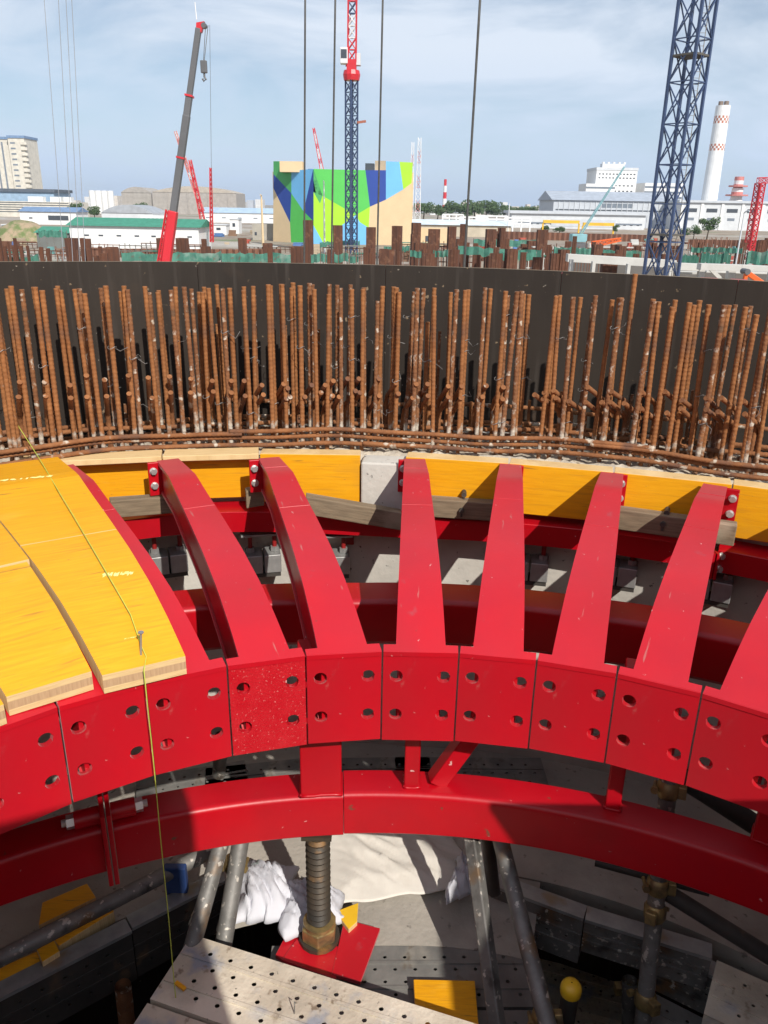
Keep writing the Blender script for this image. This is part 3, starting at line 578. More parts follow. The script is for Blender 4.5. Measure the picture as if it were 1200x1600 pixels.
b = MB().tube([onz(736,1300,-1.72)-Vector((0,0,0)), onz(782,1640,-2.12)], .026, 4); tag(b.build('steel_strut', GALVD, bevel=.004), 'square steel strut leaning beside the small yellow board', 'strut')
tubet('scaffold_tube', [onz(760,1290,-1.78), onz(772,1395,-2.02)], .02, BLACK, 'short dark tube just behind the square strut')
t = tubet('scaffold_tube', [onz(778,1296,-1.72), onz(868,1650,-2.05)], TT, GALVD, 'bright inclined tube right of the square strut'); coupler(t, onz(850,1592,-2.02), Vector((.1,-.4,-1)))
tp = onz(1046,1216,-1.50); tq = onz(1002,1620,-2.28)
t = tubet('scaffold_tube', [tp, tq], TT, GALVD, 'upright tube with two clamps under the right part of the lower beam')
def onseg(tp, tq, y):                                # point of the segment that shows at picture height y
    best = None
    for k in range(201):
        p = tp+(tq-tp)*(k/200); d = p.dot(FWD); py = 800-F*p.dot(UP)/d
        if best is None or abs(py-y) < best[0]: best = (abs(py-y), p)
    return best[1]

for y, tu in ((1232,.4),(1384,.2),(1424,2.2),(1562,1.2)): coupler(t, onseg(tp,tq,y), tq-tp, turn=tu)
c0 = onseg(tp,tq,1402)
tubet('scaffold_tube', [c0+Vector((.035,.02,0)), onz(1260,1530,-2.02)], TT, BLACK, 'dark tube sloping right from the clamped upright, below the beam')
c1 = onseg(tp,tq,1225)
tubet('scaffold_tube', [c1+Vector((.03,.05,0)), onz(1225,1318,-1.72)], .03, BLACK, 'dark tube seen between the plates and the lower beam at the right')
tubet('scaffold_tube', [onz(930,1345,-1.86), onz(1108,1392,-1.86)], .016, BLACK, 'thin dark bar just under the right part of the lower beam')
t = tubet('scaffold_tube', [onz(984,1532,-2.30), onz(982,1700,-2.75)], TT, GALVD, 'short tube stub left of the clamped upright at the bottom right'); coupler(t, onz(984,1545,-2.36), (0,0,1))
# capped tube
tp_ = onz(892,1546,-2.0); t = tubet('capped_tube', [tp_, tp_+Vector((-.01,0,-.6))], TT, BLACK, 'dark upright tube end with a round yellow plastic cap', grp=None)
b = MB(); rr = [(.0285,-.012),(.0295,0),(.0285,.010),(.024,.019),(.014,.025),(.002,.027)]
b.ring_sweep(rr, list(range(0,361,20)), cx=0, cy=0, caps=False, closed=False); o = b.build('cap', CAPY, t, smooth=True); o.location = Vector((0,0,.6))+Vector((.01,0,0))
# jack with thread
jt = onz(490,1310,-1.66); jb = Vector((jt.x+.008, jt.y+.035, -2.075)); jt = Vector((jb.x, jb.y, -1.652))
jk = thing('screw_jack', 'black threaded screw jack standing on the red base plates under the beam', 'screw jack', None, jb); H_ = jt.z-jb.z
pts = []; rr = []; q = .05
while q < H_-.005: pts += [Vector((0,0,q)), Vector((0,0,q+.0107))]; rr += [.0295,.0365]; q += .0215
MB().tube(pts+[Vector((0,0,H_))], .033, 18, rr=rr+[.033]).build('threaded_rod', JACK, jk, smooth=True, auto=30)
nut = MB().tube([(0,0,.012),(0,0,.060)], .056, 6).build('wing_nut', GOLD, jk, bevel=.004)
MB().tube([(0,0,.058),(0,0,.072)], .048, 16).build('nut_collar', GOLD, nut, smooth=True, auto=40); MB().tube([(0,0,.0),(0,0,.013)], .062, 16).build('base_washer', JACK, jk)
MB().box((0,0,H_-.006),(.085,.085,.012)).build('head_plate', JACK, jk)
for (P4, zt, lab) in (([(468,1420),(500,1436),(456,1512),(430,1492)], -2.082, 'narrow red plate at the left of the jack foot'),
                      ([(476,1448),(537,1484),(524,1530),(440,1500)], -2.078, 'red base plate right under the jack'),
                      ([(538,1436),(594,1450),(563,1534),(518,1522)], -2.076, 'red base plate reaching right of the jack into the sun')):
    v = [onz(x,y,zt) for x,y in P4]; v = v[::-1] if (v[1]-v[0]).cross(v[2]-v[0]).z < 0 else v
    tag(MB().box8([p-Vector((0,0,.014)) for p in v]+v).build('base_plate', RED, bevel=.002), lab, 'plate', 'red plates at the jack foot')
# cloths
def cloth(corners, nu, nv, z, amp, seed, m, lab, name, cat, thick=.0):
    random.seed(seed); ph = [(random.uniform(4,16), random.uniform(4,16), random.uniform(0,6), random.uniform(.3,1)) for _ in range(9)]
    C4 = [onz(x,y,z) for x,y in corners]; b = MB(); g = []
    for i in range(nu+1):
        row = []
        for j in range(nv+1):
            u, v = i/nu, j/nv; p = (C4[0]*(1-u)+C4[1]*u)*(1-v)+(C4[3]*(1-u)+C4[2]*u)*v
            ed = min(1, 5*min(u,1-u,v,1-v)); h = 0
            for a_, c_, d_, w_ in ph: h += w_*(1-abs(math.sin(a_*u*1.4+c_*v+d_+math.sin(3*v+d_)*.8)))**2
            wob = .012*math.sin(9*v+seed)+.010*math.sin(17*u+seed)
            row.append(b.vert(p+Vector((wob*(1-ed), wob*(1-ed)*.7, amp*h*(.15+.85*ed)+.004*ed+thick*math.sin(math.pi*u)**.5*math.sin(math.pi*v)**.5))))
        g.append(row)
    for i in range(nu):
        for j in range(nv): b.face((g[i][j],g[i+1][j],g[i+1][j+1],g[i][j+1]))
    o = b.build(name, m, smooth=True); sd_ = o.modifiers.new('thickness','SOLIDIFY'); sd_.thickness = .004
    return tag(o, lab, cat)
cloth([(508,1416),(735,1384),(700,1270),(520,1270)], 46, 46, -2.085, .0085, 5, CLOTH, 'large creased white cloth spread on the concrete floor behind the jack', 'white_cloth', 'cloth')
cloth([(372,1440),(448,1438),(460,1362),(378,1352)], 30, 30, -2.07, .016, 11, SACK, 'crumpled white sack beside the leaning splashed tube', 'white_sack', 'sack', .05)
cloth([(436,1476),(545,1440),(520,1380),(440,1378)], 30, 30, -2.075, .014, 15, SACK, 'crumpled white sack lying behind the jack against the red plates', 'white_sack', 'sack', .04)
cloth([(690,1418),(742,1398),(752,1338),(716,1340)], 20, 20, -2.06, .018, 21, SACK, 'small bluish crumpled sheet between the cloth and the square strut', 'crumpled_sheet', 'sheet', .03)
# timber offcuts
def block(P4, zt, h, m, lab, name='timber_offcut', cat='timber', grp='yellow timber offcuts'):
    v = [onz(x,y,zt) for x,y in P4]; v = v[::-1] if (v[1]-v[0]).cross(v[2]-v[0]).z < 0 else v
    T = [(p.x*2,p.y*2,p.z) for p in v]; T = T+T
    return tag(MB().box8([p-Vector((0,0,h)) for p in v]+v, [1,0,1,1,1,1], T).build(name, [m, WOODEDGE], bevel=.002), lab, cat, grp)
block([(-60,1538),(58,1486),(66,1510),(-60,1572)], -2.05, .045, WOODY, 'yellow timber offcut at the left edge below the long tube')
block([(57,1482),(84,1468),(93,1486),(66,1503)], -2.03, .05, WOODY, 'small sunlit yellow timber block beside the long tube')
block([(78,1460),(170,1408),(178,1424),(92,1478)], -2.05, .045, WOODY, 'yellow timber offcut under the long tube')
block([(66,1410),(136,1380),(150,1402),(60,1446)], -2.02, .05, WOODY, 'yellow timber block between the lower beam and the long tube')
block([(646,1530),(742,1532),(748,1602),(650,1600)], -2.085, .03, WOODY, 'small yellow board lying on the dim planks left of the square strut', grp=None, cat='board')
block([(524,1424),(560,1410),(558,1440),(545,1452)], -2.06, .02, CAPY, 'yellow scrap in the sun behind the right red base plate', 'yellow_scrap', 'scrap', None)
p = onz(278,1402,-2.08); tag(MB().box((p.x,p.y,-2.02),(.07,.025,.14)).build('blue_wedge', BLUE, bevel=.004), 'small dark blue upright piece behind the toe board, left', 'wedge')

# ------------------------------------------------------------------ added shade blockers by the viewpoint: table, platform, panel (out of frame, cast the shade below)
PT = [(.82,.66),(1.03,.49),(1.04,.30),(1.05,-.60)]
t = thing('added_shade_table', 'added yellow topped shade table right of the viewpoint, outside the picture', 'table', None, (1.3,.1,-2.12))  # unseen table added to shade the right of the lower beam and floor
def ledge(y): return lerp(-y, [-.66,-.49,-.30,.60], [.82,1.03,1.04,1.05])  # left edge shaped to place the shadow line on the beam and cloth
y = -.60; k = 0
while y < .655:
    y1 = min(y+.21, .66); g = .006
    P = [(ledge(y),y),(2.05,y),(2.05,y1-g),(ledge(y1-g),y1-g)]
    MB().box8([Vector((px-1.3,py-.1,1.60)) for px,py in P]+[Vector((px-1.3,py-.1,1.625)) for px,py in P]).build('board', WOODY, t); y = y1; k += 1
for x_, y_ in ((1.12,.30),(1.12,-.5),(1.25,.05)): MB().tube([(x_-1.3,y_-.1,-1.9),(x_-1.3,y_-.1,1.6)], .024, 10).build('leg', GALVD, t)
t = thing('added_shade_platform', 'added plank shade platform under the viewpoint, outside the picture', 'platform', None, (0,-.5,-1.6))  # unseen platform added for the shade it throws into the shaft
for k in range(4): MB().box((0,.70-.24*k-.45,0),(1.7,.225,.045)).build('plank', PLANKD, t)
for sx in (-.7,.7):
    for sy in (-.4,.3): MB().tube([(sx,sy,-6.3),(sx,sy,-.03)], .024, 10).build('leg', GALVD, t)
tag(MB().obox((.14,-.30,-.62),(.9,.44,0),(-.44,.9,0),(0,0,1),(.60,.03,1.90)).build('added_shade_panel', WOODY), 'added yellow panel stood on edge behind the viewpoint to cast shade', 'panel')  # unseen panel added so its shadow falls on the left of the beam

# ------------------------------------------------------------------ dark formwork wall and rebar cage
fw = thing('formwork_wall', 'dark film faced formwork wall curving behind the rusty bars', 'wall', None, pol(0,2.86,-.87)); og = fw.location.copy()
def wz(th): return -.2125-.0005*min(th,52)
bounds = [-46,-34,-16.3,-2,11.5,24,38,52]+list(range(66,310,14))+[314]
for i in range(len(bounds)-1):
    t0, t1 = bounds[i]+.015, bounds[i+1]-.015; n = 6; b = MB(); rows = []
    for q in range(n+1):
        t = t0+(t1-t0)*q/n
        rows.append([b.vert(pol(t,2.85,-.88)-og), b.vert(pol(t,2.85,wz(t))-og), b.vert(pol(t,2.872,wz(t))-og), b.vert(pol(t,2.872,-.88)-og)])
    for q in range(n):
        for e in range(4): b.face((rows[q][e],rows[q][(e+1)%4],rows[q+1][(e+1)%4],rows[q+1][e]), 1 if e == 1 else 0)
    b.face(rows[0]); b.face(rows[-1][::-1]); b.build('ply_panel', [FILM, WOODGREY], fw)
for t in sorted(list(range(-44, 52, 6))+bounds[:-1]): MB().obox(pol(t,2.93,-.55)-og, pol(t+90,1,0)-Vector((CX,CY,0)), pol(t,1,0)-Vector((CX,CY,0)), (0,0,1), (.06,.10,.64)).build('back_stud', REDG, fw)
cage = thing('rebar_cage', 'rusty reinforcement bars standing in rows in front of the dark wall', 'rebar', None, pol(0,2.5,-.87)); og = cage.location.copy()
def ribbed(Lz, r=.0081, n=8, pitch=.016):
    b = MB(); pts = []; rr = []; z = 0.0
    while z < Lz:
        pts += [Vector((0,0,z)), Vector((0,0,z+pitch*.55)), Vector((0,0,z+pitch*.70))]; rr += [r*.96, r*.96, r*1.07]; z += pitch
    pts.append(Vector((0,0,Lz))); rr.append(r)
    b.tube(pts, r, n, rr=rr); return b
BAR = [ribbed(.64).mesh('vertical_bar', m, True) for m in (RUST, RUST, RUSTB)]
for m_ in BAR: m_.set_sharp_from_angle(angle=math.radians(55))
tops = []
for cx_, cy_ in [(28,95),(38,80),(92,98),(150,85),(165,85),(190,100),(260,90),(272,80),(298,98),(362,95),(382,92),(405,115),(470,88),(495,80),(560,82),(575,105),(597,98),(688,82),(703,110),(740,110),(757,98),(800,85),(815,98),(882,85),(903,95),(915,108),(938,108),(965,85),(995,90),(1028,75),(1045,95),(1078,88),(1135,85),(1150,100),(1168,80),(1183,125),(-22,90),(-45,100),(-70,95),(-110,88)]: tops.append((cx_/3, 420+cy_/3))
for cx_, cy_ in [(55,72),(70,80),(112,72),(125,72),(160,90),(175,65),(203,78),(243,65),(262,72),(280,95),(325,120),(343,72),(375,75),(398,90),(427,75),(453,95),(500,95),(513,90),(575,80),(563,150),(640,85),(657,85),(666,110),(712,108),(757,90),(769,92),(830,90),(858,125),(806,250),(920,110),(932,97),(947,127),(985,100),(994,97),(1075,90),(1092,92),(1165,105),(1180,125),(1196,105)]: tops.append((400+cx_/3, 420+cy_/3))
for cx_, cy_ in [(55,105),(68,118),(88,120),(190,125),(215,125),(245,125),(300,133),(318,133),(372,160),(395,125),(455,143),(497,140),(512,135),(530,138),(645,148),(663,140),(710,155),(755,178),(770,145),(830,158),(862,168),(882,148),(948,168),(985,170),(1002,170),(1035,168),(1105,178),(1125,175),(1139,210),(1192,300),(1230,180),(1260,185),(1290,180)]: tops.append((800+cx_/3, 420+cy_/3))
random.seed(12); ROW = [2.455, 2.50, 2.56, 2.64]; prevx = -999; row = 0; bases = []
for i, (x, y) in enumerate(sorted(tops)):
    row = (row+random.choice((1,1,2))) % 3 if x-prevx < 12 else random.choice((0,0,1,2)); prevx = x
    R = ROW[row]; p0 = onR(x, y, R); R += dr(thof(p0))*.75; p = onR(x, y, R)
    o = ob('vertical_bar', random.choice(BAR), cage); L_ = p.z+.885
    o.location = Vector((p.x, p.y, -.885))-og; o.scale = (random.uniform(.92,1.12),)*2+(L_/.64,); o.rotation_euler = (random.gauss(0,.012), random.gauss(0,.014), random.uniform(0,6))
    bases.append((p.x, p.y))
# thinner bars in the back rows, lower and caked
for k in range(34):
    th = -40+k*2.5+random.uniform(-.3,.3); R = random.choice((2.62,2.70,2.74))+dr(th)*.5
    o = ob('vertical_bar', random.choice((BAR[1],BAR[2],BAR[2])), cage); o.location = pol(th,R,-.885)-og; h = random.choice((.20,.24,.30,.46)); o.scale = (.76,.76,h/.64); o.rotation_euler = (random.uniform(-.02,.02), random.uniform(-.02,.02), k)
# the one long bar at the right
p = onR(993,428,2.50); o = ob('vertical_bar', BAR[0], cage); o.location = Vector((p.x,p.y,-.885))-og; o.scale = (1.05,1.05,(p.z+.885)/.64)
# bent bars
random.seed(5)
def ribbed_path(P, r=.0125, n=8):
    b = MB(); pts = []; rr = []
    for k in range(len(P)-1):
        a, c = Vector(P[k]), Vector(P[k+1]); m = max(1, int((c-a).length/.008))
        for q in range(m): pts.append(a+(c-a)*(q/m)); rr.append(r*(1.08 if len(pts) % 2 else .93))
    pts.append(Vector(P[-1])); rr.append(r); return b.tube(pts, r, n, rr=rr)
HK = [(x/3, 420+y/3, 2, 34, 0) for x, y in [(93,530),(87,600),(210,530),(215,595),(328,545),(332,605),(405,500),(408,600),(490,520),(500,597),(602,500),(605,585),(695,510),(713,605),(795,505),(800,580),(895,515),(893,580)]]
HK += [(x/3, 420+y/3, -8, 28, 0) for x, y in [(995,525),(1000,575),(1085,525),(1085,580),(1145,525),(1150,595)]]
HK += [(400+x/3, 420+y/3, -15, 23, 0) for x, y in [(28,545),(35,590),(130,540),(150,560),(143,608),(160,600),(262,545),(230,600),(325,545),(305,580),(363,525),(360,595),(390,600),(430,515),(483,515),(467,572),(487,580),(577,515),(578,595),(657,535),(668,585),(752,540),(735,605),(805,540),(807,595),(902,550),(902,600),(965,550),(962,605),(1080,548),(1063,600),(1160,555),(1157,610)]]
HK += [(800+x/3, 420+y/3, 25, 20, 0) for x, y in [(105,590),(150,580),(145,610),(195,570),(205,605),(265,620),(355,555),(345,625),(465,575),(460,625),(420,625),(525,630),(610,580),(605,655),(715,575),(725,675),(795,615),(790,655),(910,605),(910,660),(980,605),(965,670),(1085,620),(1090,680)]]
for x, y, dx, dy, _ in HK:
    th = thof(onR(x,y,2.5)); R1 = 2.445+dr(th)*.75; R2 = R1+.10
    e = onR(x, y, R1); bd = onR(x+dx*random.uniform(.9,1.1), y+dy*random.uniform(.9,1.1), R2)
    m1 = bd+(e-bd)*.12; m2 = Vector((bd.x, bd.y, bd.z-.02)); ft = Vector((bd.x+random.uniform(-.006,.006), bd.y+.01, -.885))
    b = ribbed_path([p-og for p in (e, m1, m2, ft)], .0086); b.build('bent_bar', RUSTH, cage, smooth=True, fix=False, auto=55)
# horizontal bars
def hbar(R, z, t0, t1, m, wob=.006, r=.0084):
    n = int((t1-t0)*math.radians(1)*R/.016); b = MB(); pts = []; rr = []
    for q in range(n*2+1):
        t = t0+(t1-t0)*q/(2*n); pts.append(pol(t, R+dr(t)*.75+wob*math.sin(t*.7), z+wob*math.sin(t*.31+R*9))-og); rr.append(r*(.93 if q % 2 else 1.10))
    b.tube(pts, r, 7, rr=rr).build('horizontal_bar', RUSTH, cage, smooth=True, fix=False)
for R, z, a in ((2.438,-.775,(-46,-14)),(2.438,-.765,(-15,20)),(2.436,-.775,(15,48)),(2.432,-.815,(-46,0)),(2.428,-.810,(-4,48)),(2.54,-.765,(-46,48)),(2.450,-.792,(-46,48)),(2.58,-.80,(-46,48)),(2.66,-.775,(-46,48))): hbar(R, z, a[0], a[1], random.choice((RUST,RUSTB)))
for R, z, a in ((2.76,-.735,(-46,-2)),(2.77,-.735,(-6,48)),(2.70,-.79,(-46,48))): hbar(R, z, a[0], a[1], RUSTB)
# tie wires
for k in range(64):
    x_, y_ = random.choice(bases); z = random.uniform(-.72,-.35); c = Vector((x_,y_,z)); s = Vector((x_-CX,y_-CY,0)).normalized(); tt = Vector((s.y,-s.x,0))
    P = [c+(-s*math.cos(a)+tt*math.sin(a))*.0145+Vector((0,0,.004*math.sin(2*a))) for a in [q*.6 for q in range(-4,5)]]
    P += [P[-1]+tt*random.uniform(.005,.03)-s*random.uniform(0,.02)+Vector((0,0,random.uniform(-.02,.02))), ]
    P.append(P[-1]+tt*random.uniform(-.02,.03)+Vector((0,0,random.uniform(-.02,.025))))
    MB().tube([p-og for p in P], .0011, 4).build('tie_wire', WIRE, cage, fix=False)
#@@BACKGROUND
# ------------------------------------------------------------------ beyond the wall: site, buildings, cranes
def rel(b, o): b.v = [tuple(Vector(v)-o) for v in b.v]; return b
def W_(r): return flat
CREAM = flat('cream_wall', (.62,.58,.50)); WHITE = flat('white_wall', (.74,.74,.73), var=.05); PALE = flat('pale_grey_cladding', (.50,.53,.57), var=.06); LGREY = flat('light_grey_wall', (.58,.60,.62), var=.06)
GREYB = flat('grey_brown_wall', (.36,.33,.30)); BLUER = flat('blue_roof', (.16,.25,.40)); GREENR = flat('green_roof', (.05,.24,.16), var=.15, scale=1.5); DARKW = flat('dark_glass', (.06,.07,.085), rough=.25); MIDW = flat('grey_glass', (.18,.21,.25), rough=.3)
BEIGE = flat('beige_render', (.66,.50,.30), var=.04); RUSTP = mat('pile_rust', (.13,.05,.026), (.075,.032,.020), rough=.9, scale=.9, stretch=(3,3,.4), spots=((.19,.09,.05), 1.2, .60, .7)); RUSTL = mat('sheet_pile_rust', (.22,.10,.06), (.15,.07,.045), rough=.9, scale=.3)
NET = mat('green_net', (.04,.17,.125), (.10,.29,.22), rough=.9, scale=.9, spots=[((.30,.38,.33), .5, .58, .72), ((.16,.12,.09), 1.1, .62, .70)]); CBLUE = flat('crane_blue', (.045,.07,.145), rough=.45, var=.2, scale=.6); CRED = flat('crane_red', (.55,.02,.03), rough=.4, var=.1); CWHITE = flat('crane_white', (.72,.72,.72), rough=.5)
CGREY = flat('boom_grey', (.11,.11,.115), rough=.45); ORANGE = flat('excavator_orange', (.70,.12,.02), rough=.4); YELP = flat('plant_yellow', (.70,.42,.03)); TEALP = flat('crane_teal', (.22,.42,.46)); PINKP = flat('faded_red', (.55,.20,.18)); CONL = flat('new_concrete', (.50,.49,.46), var=.1, scale=.6)
LEAF = mat('leaf_dark', (.035,.075,.022), (.075,.12,.04), rough=.7, scale=.9, coord='obj'); BARK = flat('bark', (.12,.09,.06))
def base_of(x, D, y=380): p = ony(x, y, D); return Vector((p.x, p.y, GZ))
class Bld:
    """box building standing on the ground: front face between two pixel columns at distance D"""
    def __init__(s, name, label, x0, x1, ytop, D, depth, m, cat='building', grp=None, zb=None, skew=0.0, ref=330):
        a, c = ony(x0, ref, D), ony(x1, ref, D+skew); top = ony((x0+x1)/2, ytop, D+skew/2).z; s.zb = GZ if zb is None else zb
        s.a = Vector((a.x,a.y,s.zb)); s.c = Vector((c.x,c.y,s.zb)); s.d = (s.c-s.a); s.w = s.d.length; s.d.normalize(); s.n = Vector((-s.d.y,s.d.x,0)); s.h = top-s.zb; s.depth = depth
        s.t = thing(name, label, cat, grp, s.a)
        s.wall = MB().obox(s.d*s.w/2+s.n*depth/2+Vector((0,0,s.h/2)), s.d, s.n, (0,0,1), (s.w,depth,s.h)).build('wall', m, s.t)
    def part(s, name, m, u0, u1, v0, v1, out=.06, dep=None, parent=None):       # box on the front, u across, v up (fractions)
        dep = dep or out*2
        return MB().obox(s.d*(s.w*(u0+u1)/2)+s.n*(dep/2-out)+Vector((0,0,s.h*(v0+v1)/2)), s.d, s.n, (0,0,1), (s.w*(u1-u0),dep,s.h*(v1-v0))).build(name, m, parent or s.t)
    def grid(s, name, m, us, vs, fu, fv, out=.06, side=False):
        me = None
        for v in vs:
            for u in us:
                if me is None: me = MB().obox((0,0,0), s.d, s.n, (0,0,1), (s.w*fu,out*2,s.h*fv)).mesh(name, m)
                ob(name, me, s.t, s.d*(s.w*u)+Vector((0,0,s.h*v)))
    def roof(s, m, over=.4, th=.5, pitch=0.0):
        if not pitch: return MB().obox(s.d*s.w/2+s.n*s.depth/2+Vector((0,0,s.h+th/2+.01)), s.d, s.n, (0,0,1), (s.w+over*2,s.depth+over*2,th)).build('roof', m, s.t)
        b = MB(); P = []
        for u in (-over, s.w+over):
            for v, z in ((-over,0.02),(s.depth/2,pitch),(s.depth+over,0.02)): P.append(b.vert(s.d*u+s.n*v+Vector((0,0,s.h+z))))
        b.face((0,3,4,1)); b.face((1,4,5,2)); b.face((0,1,2)); b.face((3,5,4)); b.face((0,2,5,3)); return b.build('roof', m, s.t)
# apartment tower, far left
B = Bld('apartment_tower', 'tall cream apartment tower at the left edge', -90, 27, 217, 600, 20, CREAM); B.roof(BLUER, .5, 1.6)
B.grid('window_strip', MIDW, [.10,.30,.50,.70,.84,.92], [.5], .022, .93)
B2 = Bld('apartment_wing', 'cream apartment wing with stepped balconies right of the tower front', 27.5, 52, 216, 596, 22, CREAM); B2.roof(BLUER, .5, 1.6)
for k in range(13):
    v = .06+k*.072; B2.part('window', MIDW, .12, .42, v, v+.022); B2.part('balcony', CREAM, .80, 1.16, v-.01, v+.028, out=1.2, dep=3.0)
# terraced block with bands
B = Bld('terraced_building', 'long cream building with dark banded floors below the tower', -120, 112, 314, 430, 25, CREAM)
for k in range(5): B.part('dark_band', DARKW, 0, .985, .30+k*.15, .30+k*.15+.055)
for k, (u0,u1) in enumerate(((.70,.80),(.85,.92),(.94,.99))): MB().obox(B.d*(B.w*(u0+u1)/2)+B.n*5+Vector((0,0,B.h+1.2)), B.d, B.n, (0,0,1), (B.w*(u1-u0),4,2.4)).build('roof_box', WHITE, B.t)
B = Bld('blue_roofed_hall', 'hall with pale blue upper wall behind the banded building', -120, 87, 299, 470, 25, flat('pale_blue_wall', (.30,.42,.55))); B.roof(flat('slate_roof', (.09,.11,.14)), 1, 1.6)
B = Bld('low_shed', 'low white shed with a dark opening below the banded building', 30, 118, 331, 300, 12, WHITE); B.roof(BLUER, .5, .5, 1.6); B.part('opening', DARKW, .50, .86, .35, .72); B.part('window', DARKW, .16, .22, .45, .55)
# silos
t = thing('silo_group', 'cluster of white silos on the skyline at the left', 'silo', None, base_of(168,600))
for k in range(4): c = base_of(152+k*9.3,600)-t.location; tp = ony(168,298,600).z-GZ; MB().tube([c, c+Vector((0,0,tp))], 2.15, 14).build('silo', WHITE, t, smooth=True, auto=40)
# grey storage domes
def vault(name, lab, x0, x1, ye, yt, D, dep, m, mr, n=12):
    B = Bld(name, lab, x0, x1, ye, D, dep, m); zt = ony((x0+x1)/2, yt, D).z-GZ
    b = MB(); r0 = []; r1 = []
    for q in range(n+1):
        u = q/n; z = B.h+(zt-B.h)*math.sin(math.pi*u)**.8; r0.append(b.vert(B.d*(B.w*u)+B.n*-.3+Vector((0,0,z+.02)))); r1.append(b.vert(B.d*(B.w*u)+B.n*dep+Vector((0,0,z+.02))))
    for q in range(n): b.face((r0[q],r0[q+1],r1[q+1],r1[q]))
    b.face(r0[::-1]); b.face(r1); b.build('vault_roof', mr, B.t); return B
vault('storage_hall', 'grey brown storage hall, left of the long one on the skyline', 192, 238, 301, 292, 660, 40, GREYB, GREYB)
B = vault('storage_hall', 'long grey brown storage hall with a gently arched roof', 240, 370, 301, 291, 640, 40, GREYB, flat('pale_brown_roof', (.42,.37,.31))); B.grid('buttress', GREYB, [.18,.42,.66,.9], [.5], .012, .98, out=.5)
vault('arched_shed', 'grey shed with a low arched roof in front of the storage halls', 158, 238, 333, 320, 360, 25, LGREY, flat('grey_roof', (.34,.36,.39)))
B = Bld('long_shed', 'long white shed with a pale blue roof left of the mural building', 312, 436, 333, 380, 20, WHITE); B.roof(flat('pale_blue_roof', (.38,.50,.62)), .5, .4, 2.2); B.grid('window', MIDW, [.1,.3,.5,.7,.9], [.5], .05, .10)
B = Bld('site_office', 'small white site office with a row of windows behind the green roof', 219, 257, 337, 200, 6, WHITE); B.grid('window', MIDW, [.15,.32,.5,.68,.85], [.86], .10, .06)
B = Bld('green_roofed_shed', 'long white shed with a dull green roof behind the piles', 105, 308, 354, 146, 10, WHITE); B.roof(GREENR, .5, .3, 1.3); B.grid('window', DARKW, [.13,.24,.38,.52,.65,.78,.93], [.62], .035, .055); B.grid('cladding_rib', WHITE, [k/30 for k in range(1,30)], [.5], .002, .98, out=.03)
B = Bld('green_lean_to', 'low dark green roofed lean-to left of the long shed', 52, 104, 364, 150, 8, flat('dim_wall', (.16,.17,.16))); B.roof(GREENR, .4, .3, 1.0)
for x0,x1,yt,D,lab in ((0,28,352,190,'pale blue site hut at the left edge'),(330,352,352,230,'small white hut left of the grey pole'),(358,372,343,240,'small cream hut by the brown scaffold')):
    B = Bld('site_hut', lab, x0, x1, yt, D, 5, WHITE if D > 200 else flat('hut_blue', (.35,.48,.60)), cat='hut'); B.part('window', DARKW, .3, .6, .5, .75); B.roof(LGREY, .2, .2)
B = Bld('concrete_core', 'plain grey box structure left of the mural building', 393, 428, 350, 200, 8, flat('tan_wall', (.38,.35,.30))); B.part('opening', DARKW, .1, .2, .3, .5)
B = Bld('beige_annex', 'low beige annex right of the mural building', 642, 702, 357, 190, 8, BEIGE); B.part('door', DARKW, .4, .5, .2, .55)
B = Bld('white_roofed_shed', 'long low shed with pale roof right of the annex', 645, 800, 352, 250, 12, flat('shed_tan', (.50,.44,.34))); B.roof(flat('white_blue_roof', (.58,.66,.72)), .6, .3, 1.4)
# ---- mural building
D0 = 186
t = thing('mural_building', 'building painted with big green, blue and beige angular patches', 'building', None, base_of(490,D0)); og = t.location.copy()
MU = {'gd': flat('mural_green', (.07,.36,.11), var=.04), 'gl': flat('mural_lime', (.36,.66,.03), var=.04), 'bd': flat('mural_navy', (.02,.06,.30), var=.04), 'bl': flat('mural_sky', (.16,.46,.78), var=.04), 'be': BEIGE, 'g2': flat('mural_bright_green', (.09,.50,.09), var=.04)}
MK = list(MU); ML = [MU[k] for k in MK]
def fz(x, y): # left face recedes slightly, right face frontal: depth by column
    D = D0+ (9*(490-x)/60 if x < 490 else 0); p = ony(x, y, D); return Vector((p.x, p.y, max(p.z, GZ)))
def fpoly(b, pts, k):
    b.face([b.vert(fz(x,y)-og) for x,y in pts], MK.index(k))
bL = MB(); bR = MB()
GB = 392
fpoly(bL, [(428,252),(438,252),(438,263),(456,267),(456,302),(428,272)], 'gd'); fpoly(bL, [(428,272),(456,302),(454,348),(428,294)], 'bd'); fpoly(bL, [(428,294),(454,348),(456,385),(456,GB),(428,GB)], 'be')
fpoly(bL, [(456,267),(490,264),(490,265),(475,330),(456,302)], 'bl'); fpoly(bL, [(482,264),(490,264),(490,345),(475,330)], 'bd'); fpoly(bL, [(456,302),(475,330),(490,345),(490,352),(484,380),(475,GB),(456,GB),(454,348)], 'g2'); fpoly(bL, [(490,352),(490,GB),(475,GB),(484,380)], 'bl')
fpoly(bR, [(490,264),(571,266),(578,323),(556,336),(504,306),(490,300)], 'g2'); fpoly(bR, [(490,264),(504,306),(500,318),(490,300)], 'gd'); fpoly(bR, [(490,300),(500,318),(504,306),(556,336),(534,352),(534,GB),(506,GB),(490,352)], 'gl'); fpoly(bR, [(490,352),(506,GB),(490,GB)], 'bl')
fpoly(bR, [(556,336),(578,323),(576,356),(562,347)], 'gl'); fpoly(bR, [(534,352),(556,336),(562,347),(576,356),(574,GB),(534,GB)], 'bl')
